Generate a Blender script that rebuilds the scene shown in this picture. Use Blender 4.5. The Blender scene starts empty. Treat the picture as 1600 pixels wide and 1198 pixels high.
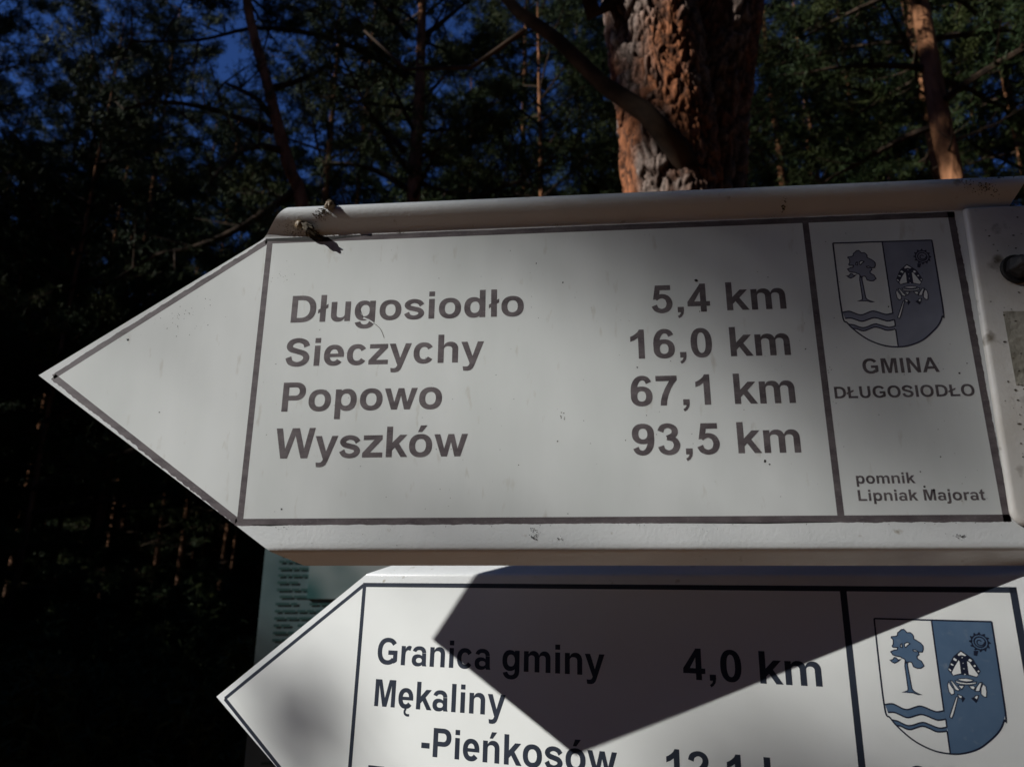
import bpy, bmesh, math, random
import numpy as np
from mathutils import Vector, Matrix, noise
from mathutils.geometry import tessellate_polygon

C = bpy.context.scene.collection
scene = bpy.context.scene
rad = math.radians

# ------------------------------------------------------------------ camera
# All sign measurements are millimetres in the upper sign's own frame:
# X to the right, Y down, Z away from the viewer.
CAM = (217.3, 249.2, -464.3)
def world(X, Y, Z=0.0):
    return Vector(((X - CAM[0]) / 1000, (Z - CAM[2]) / 1000, 1.55 - (Y - CAM[1]) / 1000))
def wdir(v):
    return Vector((v[0], v[2], -v[1]))
R = ((0.99608, -0.00408, 0.08831), (-0.02123, 0.95866, 0.28376), (-0.08582, -0.28452, 0.95482))
cam = bpy.data.cameras.new('camera')
cam.sensor_fit = 'HORIZONTAL'; cam.sensor_width = 36; cam.lens = 1155 / 1600 * 36
cam.clip_start = 0.05; cam.clip_end = 500
cam.dof.use_dof = True; cam.dof.focus_distance = 0.54; cam.dof.aperture_fstop = 11.5
camo = bpy.data.objects.new('camera', cam); C.objects.link(camo)
right, down, fwd = wdir(R[0]), wdir(R[1]), wdir(R[2])
M = Matrix((right, -down, -fwd)).transposed().to_4x4()
M.translation = Vector((0, 0, 1.55))
camo.matrix_world = M
scene.camera = camo

# ------------------------------------------------------------------ light
SUN = wdir((-0.770, -0.525, -0.362)).normalized()          # towards the sun
elev = math.asin(SUN.z); azim = math.atan2(SUN.x, SUN.y)    # clockwise from +Y
w = bpy.data.worlds.new('World'); scene.world = w; w.use_nodes = True
nt = w.node_tree
sky = nt.nodes.new('ShaderNodeTexSky'); sky.sky_type = 'NISHITA'; sky.sun_disc = False
sky.sun_elevation = elev; sky.sun_rotation = azim % (2 * math.pi)
sky.altitude = 100; sky.air_density = 0.8; sky.dust_density = 0.0; sky.ozone_density = 6.0
bg = nt.nodes['Background']; bg.inputs[1].default_value = 0.055
tint = nt.nodes.new('ShaderNodeMix'); tint.data_type = 'RGBA'; tint.blend_type = 'MULTIPLY'; tint.inputs[0].default_value = 1
tint.inputs[7].default_value = (0.62, 0.82, 1.25, 1)            # the camera's deep autumn blue, the same all over the sky
nt.links.new(sky.outputs[0], tint.inputs[6]); nt.links.new(tint.outputs[2], bg.inputs[0])
sl = bpy.data.lights.new('sun', 'SUN'); sl.energy = 5.0; sl.angle = rad(0.53); sl.color = (1.0, 0.985, 0.945)
so = bpy.data.objects.new('sun', sl); C.objects.link(so)
so.rotation_euler = SUN.to_track_quat('Z', 'Y').to_euler(); so.location = (-6, -3, 9)
scene.view_settings.view_transform = 'Standard'; scene.view_settings.look = 'None'
scene.view_settings.exposure = 0.05; scene.view_settings.gamma = 1; scene.view_settings.use_curve_mapping = False
scene.cycles.max_bounces = 5; scene.cycles.diffuse_bounces = 3; scene.cycles.glossy_bounces = 3
scene.cycles.transparent_max_bounces = 4; scene.cycles.caustics_reflective = False; scene.cycles.caustics_refractive = False
scene.cycles.sample_clamp_indirect = 2.0

# ------------------------------------------------------------------ helpers
def link(o, parent=None):
    C.objects.link(o)
    if parent is not None: o.parent = parent
    return o
def thing(name, label, cat, loc=(0, 0, 0), group=None, rotz=0):
    o = bpy.data.objects.new(name, None); o.empty_display_size = 0.1; C.objects.link(o)
    o.location = loc; o.rotation_euler = (0, 0, rotz); o['label'] = label; o['category'] = cat
    if group: o['group'] = group
    return o
def mesh(name, verts, faces, mats, parent=None, idx=None, smooth=False, kind=None):
    me = bpy.data.meshes.new(name); me.from_pydata([tuple(v) for v in verts], [], faces); me.update()
    for m in (mats if isinstance(mats, (list, tuple)) else [mats]): me.materials.append(m)
    if idx is not None: me.polygons.foreach_set('material_index', idx)
    if smooth: me.polygons.foreach_set('use_smooth', [True] * len(me.polygons))
    o = bpy.data.objects.new(name, me); link(o, parent)
    if kind: o['kind'] = kind
    return o
def fast_mesh(name, V, F, mats, smooth=False):
    """V (n,3) array, F (m,k) array with constant k -> mesh data"""
    me = bpy.data.meshes.new(name); n, (m, k) = len(V), F.shape
    me.vertices.add(n); me.vertices.foreach_set('co', np.asarray(V, np.float32).ravel())
    me.loops.add(m * k); me.loops.foreach_set('vertex_index', F.astype(np.int32).ravel())
    me.polygons.add(m); me.polygons.foreach_set('loop_start', np.arange(0, m * k, k, dtype=np.int32))
    me.polygons.foreach_set('loop_total', np.full(m, k, np.int32))
    me.polygons.foreach_set('use_smooth', np.full(m, smooth)); me.update(calc_edges=True)
    for mt in mats: me.materials.append(mt)
    return me

def mat(name, col, rough=0.6, spec=0.5, coat=0.0):
    m = bpy.data.materials.new(name); m.use_nodes = True
    b = m.node_tree.nodes['Principled BSDF']
    b.inputs['Base Color'].default_value = (*col, 1); b.inputs['Roughness'].default_value = rough
    b.inputs['Specular IOR Level'].default_value = spec
    if coat: b.inputs['Coat Weight'].default_value = coat; b.inputs['Coat Roughness'].default_value = 0.12
    return m, m.node_tree, b
def noisy(name, c1, c2, scale, rough=0.6, detail=6, spec=0.5, lo=0.35, hi=0.65, bump=0.0, bscale=None, coords='Object', stretch=None, coat=0.0, extra=None):
    """two colours mixed by noise, with optional bump; extra = (colour, scale, lo, hi) speckle layer"""
    m, t, b = mat(name, c1, rough, spec, coat)
    tc = t.nodes.new('ShaderNodeTexCoord'); src = tc.outputs[coords]
    if stretch:
        mp = t.nodes.new('ShaderNodeMapping'); mp.inputs['Scale'].default_value = stretch
        t.links.new(src, mp.inputs[0]); src = mp.outputs[0]
    n = t.nodes.new('ShaderNodeTexNoise'); n.inputs['Scale'].default_value = scale; n.inputs['Detail'].default_value = detail
    t.links.new(src, n.inputs['Vector'])
    r = t.nodes.new('ShaderNodeValToRGB'); r.color_ramp.elements[0].position = lo; r.color_ramp.elements[1].position = hi
    r.color_ramp.elements[0].color = (*c1, 1); r.color_ramp.elements[1].color = (*c2, 1)
    t.links.new(n.outputs[0], r.inputs[0]); out = r.outputs[0]
    if extra:
        n2 = t.nodes.new('ShaderNodeTexNoise'); n2.inputs['Scale'].default_value = extra[1]; n2.inputs['Detail'].default_value = 3
        t.links.new(src, n2.inputs['Vector'])
        r2 = t.nodes.new('ShaderNodeValToRGB'); r2.color_ramp.elements[0].position = extra[2]; r2.color_ramp.elements[1].position = extra[3]
        t.links.new(n2.outputs[0], r2.inputs[0])
        mx = t.nodes.new('ShaderNodeMix'); mx.data_type = 'RGBA'
        t.links.new(r2.outputs[0], mx.inputs[0]); t.links.new(out, mx.inputs[6]); mx.inputs[7].default_value = (*extra[0], 1)
        out = mx.outputs[2]
    t.links.new(out, b.inputs['Base Color'])
    if bump:
        n3 = t.nodes.new('ShaderNodeTexNoise'); n3.inputs['Scale'].default_value = bscale or scale * 3; n3.inputs['Detail'].default_value = 5
        t.links.new(src, n3.inputs['Vector'])
        bp = t.nodes.new('ShaderNodeBump'); bp.inputs['Strength'].default_value = bump; bp.inputs['Distance'].default_value = 0.01
        t.links.new(n3.outputs[0], bp.inputs['Height']); t.links.new(bp.outputs[0], b.inputs['Normal'])
    return m

# ------------------------------------------------------------------ materials
m_film_old = noisy('faded reflective film', (0.665, 0.695, 0.68), (0.76, 0.785, 0.775), 16, 0.33, spec=0.45, stretch=(1, 1, 0.3), bump=0.04, bscale=18, extra=((0.56, 0.55, 0.50), 120, 0.64, 0.78))
m_film_new = noisy('newer reflective film', (0.735, 0.755, 0.74), (0.78, 0.80, 0.785), 12, 0.3, spec=0.4, extra=((0.6, 0.59, 0.55), 140, 0.74, 0.84))
m_paint = noisy('white powder coat', (0.72, 0.745, 0.745), (0.78, 0.80, 0.80), 30, 0.2, spec=0.5, bump=0.05, bscale=500, extra=((0.35, 0.31, 0.24), 90, 0.68, 0.80))
m_paint_dirty = noisy('grimy white powder coat', (0.62, 0.59, 0.54), (0.74, 0.73, 0.70), 26, 0.32, spec=0.5, bump=0.05, bscale=500, extra=((0.16, 0.13, 0.09), 75, 0.60, 0.78))
m_ink_old = noisy('faded print', (0.092, 0.077, 0.083), (0.16, 0.14, 0.146), 55, 0.4, spec=0.35, stretch=(1, 1, 3), extra=((0.24, 0.215, 0.22), 400, 0.58, 0.8))
m_ink_new = noisy('navy print', (0.022, 0.028, 0.042), (0.03, 0.037, 0.055), 60, 0.35, spec=0.4)
m_blue_old = noisy('faded blue print', (0.225, 0.24, 0.30), (0.27, 0.285, 0.35), 60, 0.4, spec=0.35)
m_blue_new = noisy('blue print', (0.075, 0.13, 0.215), (0.095, 0.155, 0.245), 50, 0.35, spec=0.4, extra=((0.15, 0.2, 0.26), 220, 0.6, 0.8))
m_line_old = mat('faded arms outline', (0.045, 0.045, 0.075), 0.4)[0]
m_line_new = mat('arms outline', (0.012, 0.016, 0.035), 0.35)[0]
m_speck = mat('black dirt', (0.012, 0.011, 0.01), 0.8)[0]
m_tape = noisy('grimy tape', (0.26, 0.245, 0.20), (0.42, 0.40, 0.34), 45, 0.5, extra=((0.06, 0.055, 0.04), 60, 0.6, 0.72), bump=0.2)
m_bolt = noisy('dark bolt', (0.007, 0.008, 0.011), (0.018, 0.016, 0.015), 120, 0.7, bump=0.2)
m_steel = noisy('galvanised pipe', (0.28, 0.29, 0.30), (0.36, 0.37, 0.38), 20, 0.45)
m_cocoon = noisy('brown cocoon', (0.13, 0.09, 0.045), (0.24, 0.175, 0.10), 160, 0.5, bump=0.3)
m_grime = noisy('web grime', (0.035, 0.028, 0.018), (0.10, 0.08, 0.05), 300, 0.9)
m_hair = mat('dry pine hair', (0.12, 0.11, 0.09), 0.6)[0]
m_ground = noisy('needle litter', (0.085, 0.042, 0.022), (0.20, 0.10, 0.052), 3.0, 0.95, spec=0.1, bump=0.6, bscale=14, extra=((0.03, 0.05, 0.015), 0.9, 0.55, 0.66))

def bark_mat(name, grey, orange, lo, hi):
    m, t, b = mat(name, grey, 0.9, 0.15)
    g = t.nodes.new('ShaderNodeNewGeometry'); sp = t.nodes.new('ShaderNodeSeparateXYZ'); t.links.new(g.outputs['Position'], sp.inputs[0])
    rr = t.nodes.new('ShaderNodeMapRange'); rr.inputs['From Min'].default_value = lo; rr.inputs['From Max'].default_value = hi
    tc = t.nodes.new('ShaderNodeTexCoord')
    mp = t.nodes.new('ShaderNodeMapping'); mp.inputs['Scale'].default_value = (1, 1, 0.35); t.links.new(tc.outputs['Object'], mp.inputs[0])
    v = t.nodes.new('ShaderNodeTexVoronoi'); v.inputs['Scale'].default_value = 22; t.links.new(mp.outputs[0], v.inputs['Vector'])
    n = t.nodes.new('ShaderNodeTexNoise'); n.inputs['Scale'].default_value = 9; n.inputs['Detail'].default_value = 8; t.links.new(mp.outputs[0], n.inputs['Vector'])
    t.links.new(sp.outputs[2], rr.inputs['Value'])
    mx = t.nodes.new('ShaderNodeMix'); mx.data_type = 'RGBA'; t.links.new(rr.outputs[0], mx.inputs[0])
    mx.inputs[6].default_value = (*grey, 1); mx.inputs[7].default_value = (*orange, 1)
    r = t.nodes.new('ShaderNodeValToRGB'); r.color_ramp.elements[0].position = 0.3; r.color_ramp.elements[0].color = (0.25, 0.25, 0.25, 1)
    r.color_ramp.elements[1].position = 0.65; r.color_ramp.elements[1].color = (1, 1, 1, 1); t.links.new(n.outputs[0], r.inputs[0])
    mu = t.nodes.new('ShaderNodeMix'); mu.data_type = 'RGBA'; mu.blend_type = 'MULTIPLY'; mu.inputs[0].default_value = 1
    t.links.new(mx.outputs[2], mu.inputs[6]); t.links.new(r.outputs[0], mu.inputs[7]); t.links.new(mu.outputs[2], b.inputs['Base Color'])
    bp = t.nodes.new('ShaderNodeBump'); bp.inputs['Strength'].default_value = 0.8; bp.inputs['Distance'].default_value = 0.02
    t.links.new(v.outputs[0], bp.inputs['Height']); t.links.new(bp.outputs[0], b.inputs['Normal'])
    return m
m_bark = bark_mat('pine bark', (0.075, 0.05, 0.038), (0.36, 0.165, 0.08), 0.3, 4.5)
m_twig = noisy('twig bark', (0.022, 0.016, 0.012), (0.065, 0.042, 0.028), 12, 0.9, spec=0.1)
m_pale_bark = bark_mat('pale birch bark', (0.30, 0.27, 0.23), (0.45, 0.42, 0.36), 0.5, 5)
def needle_mat():
    m, t, b = mat('pine needles', (0.05, 0.075, 0.025), 0.6, 0.12)
    oi = t.nodes.new('ShaderNodeObjectInfo'); tc = t.nodes.new('ShaderNodeTexCoord')
    n = t.nodes.new('ShaderNodeTexNoise'); n.inputs['Scale'].default_value = 1.3; n.inputs['Detail'].default_value = 4
    t.links.new(tc.outputs['Object'], n.inputs['Vector'])
    r = t.nodes.new('ShaderNodeValToRGB'); e = r.color_ramp.elements
    e[0].position = 0.33; e[0].color = (0.014, 0.030, 0.012, 1); e[1].position = 0.7; e[1].color = (0.060, 0.072, 0.022, 1)
    mm = e.new(0.52); mm.color = (0.030, 0.048, 0.017, 1)
    ad = t.nodes.new('ShaderNodeMath'); ad.operation = 'MULTIPLY_ADD'; t.links.new(oi.outputs['Random'], ad.inputs[0]); ad.inputs[1].default_value = 0.12
    t.links.new(n.outputs[0], ad.inputs[2]); t.links.new(ad.outputs[0], r.inputs[0]); t.links.new(r.outputs[0], b.inputs['Base Color'])
    return m
m_needle = needle_mat()

# ------------------------------------------------------------------ lettering: bold grotesque, drawn in 1/1000 em
def se(cx, cy, rx, ry, a, n=2.25):
    c, s = math.cos(a), math.sin(a)
    return (cx + rx * math.copysign(abs(c) ** (2 / n), c), cy + ry * math.copysign(abs(s) ** (2 / n), s))
def rc(x0, y0, x1, y1): return ('p', [(x0, y0), (x1, y0), (x1, y1), (x0, y1)])
def pg(*pts): return ('p', list(pts))
def ring(ox, oy, orx, ory, ix, iy, irx, iry, a0=0, a1=360, n=2.25):
    k = max(6, int(abs(a1 - a0) / 9)); A = [rad(a0 + (a1 - a0) * i / k) for i in range(k + 1)]
    return ('s', [se(ox, oy, orx, ory, a, n) for a in A], [se(ix, iy, irx, iry, a, n) for a in A])
def cat(pts, k=7):
    P = [pts[0]] + list(pts) + [pts[-1]]; out = []
    for i in range(1, len(P) - 2):
        for j in range(k):
            t = j / k; q = []
            for c in range(len(pts[0])):
                a, b, d, e = P[i - 1][c], P[i][c], P[i + 1][c], P[i + 2][c]
                q.append(0.5 * (2 * b + (d - a) * t + (2 * a - 5 * b + 4 * d - e) * t * t + (3 * b - a - 3 * d + e) * t ** 3))
            out.append(tuple(q))
    out.append(tuple(pts[-1])); return out
def strip_of(P, wd, closed=False):
    L, Rr = [], []; n = len(P)
    for i, p in enumerate(P):
        a = P[(i - 1) % n] if (closed or i > 0) else p; b = P[(i + 1) % n] if (closed or i < n - 1) else p
        def un(u, v):
            d = math.hypot(v[0] - u[0], v[1] - u[1]); return ((v[0] - u[0]) / d, (v[1] - u[1]) / d) if d > 1e-9 else None
        d1 = un(a, p); d2 = un(p, b); d1 = d1 or d2; d2 = d2 or d1
        nx, ny = -(d1[1] + d2[1]), d1[0] + d2[0]; l = math.hypot(nx, ny) or 1; nx /= l; ny /= l
        c = max(0.5, nx * -d1[1] + ny * d1[0]); h = (wd[i] if isinstance(wd, (list, tuple)) else wd) / 2 / c
        L.append((p[0] + nx * h, p[1] + ny * h)); Rr.append((p[0] - nx * h, p[1] - ny * h))
    if closed: L.append(L[0]); Rr.append(Rr[0])
    return ('s', L, Rr)
def st(*pw):
    q = cat(pw); return strip_of([(a, b) for a, b, _ in q], [c for _, _, c in q])
DOT = rc(72, 589, 209, 716)
ARCH = lambda dx=0: ring(365 + dx, 335, 180, 196, 305.5 + dx, 335, 102.5, 85, 0, 180)
BOWL = ring(265, 260, 225, 271, 294.5, 265, 113.5, 150)
BOWLR = ring(345, 260, 226, 271, 316.5, 265, 113.5, 150)
O_ = [ring(305.5, 259.5, 265.5, 271.5, 305.5, 259.5, 125, 156)]
SL = pg((20, 222), (262, 374), (262, 470), (20, 318))
SIX = [ring(276.5, 224, 238.5, 236, 277, 226, 97, 124), st((440, 545, 128), (392, 630, 122), (292, 664, 112), (195, 620, 125), (128, 500, 138), (106, 350, 138), (106, 230, 128))]
def rot180(ps, cx, cy):
    out = []
    for p in ps: out.append((p[0],) + tuple([(2 * cx - x, 2 * cy - y) for x, y in q] for q in p[1:]))
    return out
E_ = [ring(277, 259.5, 243, 271.5, 277, 262, 103, 153, 0, 322), rc(140, 214, 519.5, 300)]
N_ = [rc(66, 0, 203, 519), ARCH(), rc(408, 0, 545, 335)]
G = {
 'o': (611, O_), 'ó': (611, O_ + [pg((235, 575), (328, 575), (450, 733), (298, 733))]),
 'i': (278, [rc(72, 0, 209, 519), DOT]), 'l': (278, [rc(72, 0, 209, 716)]), 'ł': (278, [rc(72, 0, 209, 716), SL]),
 'u': (611, [rc(408, 0, 545, 519), rc(66, 184, 203, 519), ring(246, 184, 180, 196, 305.5, 184, 102.5, 85, 180, 360)]),
 'n': (611, N_), 'ń': (611, N_ + [pg((255, 577), (345, 577), (465, 735), (315, 735))]),
 'h': (611, [rc(66, 0, 203, 716), ARCH(), rc(408, 0, 545, 335)]),
 'm': (889, [rc(62, 0, 199, 519), ring(345, 340, 168, 191, 287.5, 340, 88.5, 80, 0, 180), rc(376, 0, 513, 340), ring(659, 340, 168, 191, 601.5, 340, 88.5, 80, 0, 180), rc(690, 0, 827, 340)]),
 'r': (389, [rc(66, 0, 203, 519), pg((203, 270), (212, 350), (245, 395), (295, 410), (325, 405), (360, 392), (403, 512), (345, 531), (300, 529), (240, 500), (195, 430))]),
 'g': (611, [ring(265, 265, 225, 266, 294.5, 265, 113.5, 150), rc(408, 8, 545, 519), ring(300, 8, 245, 220, 300, 8, 108, 112, 0, -168)]),
 'd': (611, [BOWL, rc(408, 0, 545, 716)]), 'p': (611, [BOWLR, rc(66, -207, 203, 519)]),
 'y': (556, [pg((8, 519), (205, -2), (217, -30), (235, 5), (278, 151), (154, 519)), pg((400, 519), (278, 151), (218, -28), (200, -70), (175, -98), (135, -107), (95, -106), (53, -99), (65, -206), (115, -213), (170, -213), (240, -195), (290, -150), (325, -77), (360, 20), (543, 519))]),
 'z': (500, [pg((16, 0), (483, 0), (483, 113), (195, 113), (472, 418), (472, 519), (34, 519), (34, 409), (285, 409), (16, 105))]),
 's': (556, [st((462, 362, 128), (400, 438, 118), (275, 476, 108), (160, 445, 124), (105, 375, 134), (155, 305, 128), (275, 268, 122), (400, 228, 128), (450, 152, 136), (395, 72, 124), (275, 41, 108), (150, 75, 120), (90, 165, 132))]),
 'S': (667, [st((545, 505, 146), (490, 610, 138), (330, 668, 122), (175, 628, 140), (115, 530, 150), (160, 440, 142), (325, 380, 132), (490, 315, 142), (546, 208, 150), (485, 98, 140), (330, 48, 122), (165, 100, 140), (103, 232, 148))]),
 'e': (556, E_), 'ę': (556, E_ + [st((300, -8, 60), (262, -75, 62), (280, -140, 66), (345, -172, 66), (420, -168, 62))]),
 'c': (556, [ring(283, 259.5, 243, 271.5, 290, 259.5, 112, 156, 32, 327)]),
 'a': (556, [ring(270, 345, 222, 186, 265, 345, 98, 80, 2, 166), pg((363, 345), (363, 60), (385, 0), (520, 0), (500, 60), (492, 345)), ring(225, 150, 190, 162, 268, 150, 96, 66)]),
 'k': (556, [rc(67, 0, 204, 716), pg((204, 157), (268, 224), (412, 0), (567, 0), (360, 315), (547, 519), (378, 519), (204, 336))]),
 't': (333, [pg((78, 624), (78, 150), (85, 70), (110, 18), (165, -8), (220, -12), (270, -7), (318, 12), (306, 118), (265, 107), (235, 108), (218, 125), (215, 155), (215, 704)), rc(10, 409, 309, 519)]),
 'j': (278, [pg((72, 519), (72, -20), (62, -72), (30, -92), (5, -90), (-20, -85), (-44, -196), (20, -210), (70, -212), (130, -205), (180, -170), (205, -110), (209, -20), (209, 519)), DOT]),
 'w': (778, [pg((173, 0), (308, 0), (391, 344), (476, 0), (609, 0), (775, 519), (640, 519), (544, 179), (459, 519), (328, 519), (240, 180), (140, 519), (6, 519))]),
 'W': (944, [pg((151, 0), (311, 0), (471, 540), (632, 0), (789, 0), (938, 716), (793, 716), (698, 224), (557, 716), (387, 716), (245, 224), (151, 716), (3, 716))]),
 'D': (722, [rc(73, 0, 218, 716), rc(218, 595, 312, 716), rc(218, 0, 312, 121), ring(312, 358, 374, 358, 312, 358, 224, 237, -90, 90, 2.35)]),
 'P': (667, [rc(73, 0, 218, 716), rc(218, 595, 372, 716), rc(218, 270, 372, 388), ring(372, 493, 250, 223, 372, 491, 103, 104, -90, 90, 2.3)]),
 'G': (778, [ring(385, 358, 344, 370, 388, 358, 196, 246, 36, 318), pg((405, 262), (575, 262), (572, 160), (520, 122), (600, 30), (668, 62), (713, 98), (713, 383), (405, 383))]),
 'M': (833, [pg((73, 0), (207, 0), (207, 563), (347, 0), (486, 0), (627, 563), (627, 0), (761, 0), (761, 716), (545, 716), (418, 228), (289, 716), (73, 716))]),
 'I': (278, [rc(68, 0, 213, 716)]), 'L': (611, [rc(73, 0, 218, 710), rc(218, 0, 578, 121)]),
 'Ł': (611, [rc(73, 0, 218, 710), rc(218, 0, 578, 121), pg((-8, 225), (380, 405), (380, 512), (-8, 330))]),
 'N': (722, [pg((73, 0), (208, 0), (208, 467), (496, 0), (641, 0), (641, 716), (507, 716), (507, 238), (214, 716), (73, 716))]),
 'A': (722, [pg((0, 0), (154, 0), (362, 549), (365, 716), (286, 716)), pg((365, 716), (362, 549), (561, 0), (718, 0), (439, 716)), pg((210, 163), (504, 163), (460, 284), (256, 284))]),
 'U': (722, [rc(71, 290, 216, 716), rc(504.5, 290, 649, 716), ring(360, 290, 289, 302, 360, 290, 144.5, 178, 180, 360)]),
 'O': (778, [ring(388.5, 358, 345.5, 370, 388.5, 358, 195.5, 246)]), 'T': (611, [rc(21, 595, 590, 716), rc(233, 0, 378, 595)]),
 '0': (556, [ring(276, 353.5, 236, 365.5, 276.5, 355, 93.5, 252, n=2.3)]),
 '1': (556, [pg((256, 0), (393, 0), (393, 719), (282, 719), (250, 660), (190, 605), (130, 565), (79, 543), (79, 418), (170, 455), (256, 515))]),
 '2': (556, [st((98, 505, 134), (140, 610, 124), (270, 664, 110), (395, 620, 126), (435, 515, 138), (390, 400, 138), (255, 260, 134), (150, 150, 128), (98, 60, 116)), rc(40, 0, 505, 127)]),
 '3': (556, [st((100, 530, 132), (150, 628, 122), (262, 664, 110), (372, 620, 124), (410, 535, 134), (372, 440, 126), (235, 384, 104)), st((235, 384, 104), (380, 345, 122), (443, 225, 138), (390, 95, 128), (268, 44, 112), (145, 92, 124), (98, 195, 132))]),
 '4': (556, [rc(312, 0, 446, 719), rc(19, 144, 529, 264), pg((19, 255), (170, 255), (325, 535), (385, 719), (324, 719))]),
 '5': (556, [pg((74, 338), (185, 350), (205, 385), (222, 463), (240, 579), (482, 579), (482, 707), (135, 707)), st((135, 342, 90), (195, 398, 105), (290, 424, 112), (400, 370, 128), (447, 236, 138), (395, 98, 126), (268, 44, 112), (148, 90, 124), (98, 188, 134))]),
 '6': (556, SIX), '9': (556, rot180(SIX, 277.5, 353.5)),
 '7': (556, [pg((43, 579), (340, 579), (245, 410), (180, 260), (140, 120), (128, 0), (265, 0), (275, 110), (310, 240), (370, 390), (440, 510), (512, 600), (512, 707), (43, 707))]),
 ',': (278, [pg((68, 0), (137, 0), (130, -30), (105, -65), (62, -95), (90, -150), (150, -110), (195, -40), (209, 40), (209, 137), (68, 137))]),
 '-': (333, [rc(44, 190, 300, 327)]), ' ': (278, []),
}
def piece_faces(p, V, F, f, y):
    b = len(V)
    if p[0] == 'p':
        V.extend((*f(x, z), y) for x, z in p[1])
        for t in tessellate_polygon([[Vector((x, z, 0)) for x, z in p[1]]]): F.append(tuple(b + i for i in t))
    else:
        n = len(p[1])
        for q in (p[1], p[2]): V.extend((*f(x, z), y) for x, z in q)
        for i in range(n - 1): F.append((b + i, b + i + 1, b + n + i + 1, b + n + i))
def flat_mesh(name, pieces, m, parent, depth, f=lambda x, z: (x, z), step=0.006):
    """pieces in sign millimetres (X right, Y down) laid `depth` mm in front of the face"""
    V, F = [], []
    for i, p in enumerate(pieces): piece_faces(p, V, F, f, -(depth * 0.35 + step * 0.5 * (i % 6)))
    W_ = [(x / 1000, d / 1000, -yy / 1000) for x, yy, d in V]
    o = mesh(name, W_, F, m, parent); bm = bmesh.new(); bm.from_mesh(o.data)
    for fc in bm.faces:
        if fc.normal.y > 0: fc.normal_flip()
    bm.to_mesh(o.data); bm.free()
    return o
def text(s, x0, x1, base, cap, m, parent, depth=0.36):
    adv = 0; ps = []; xmin, xmax = 1e9, -1e9
    for ch in s:
        w_, g = G[ch]
        for p in g:
            q = (p[0],) + tuple([(x + adv, y) for x, y in a] for a in p[1:]); ps.append(q)
            for a in q[1:]:
                for x, y in a: xmin = min(xmin, x); xmax = max(xmax, x)
        adv += w_
    kx = (x1 - x0) / (xmax - xmin); kz = cap / 716
    return flat_mesh('lettering', ps, m, parent, depth, lambda x, z: (x0 + (x - xmin) * kx, base - z * kz))

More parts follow.
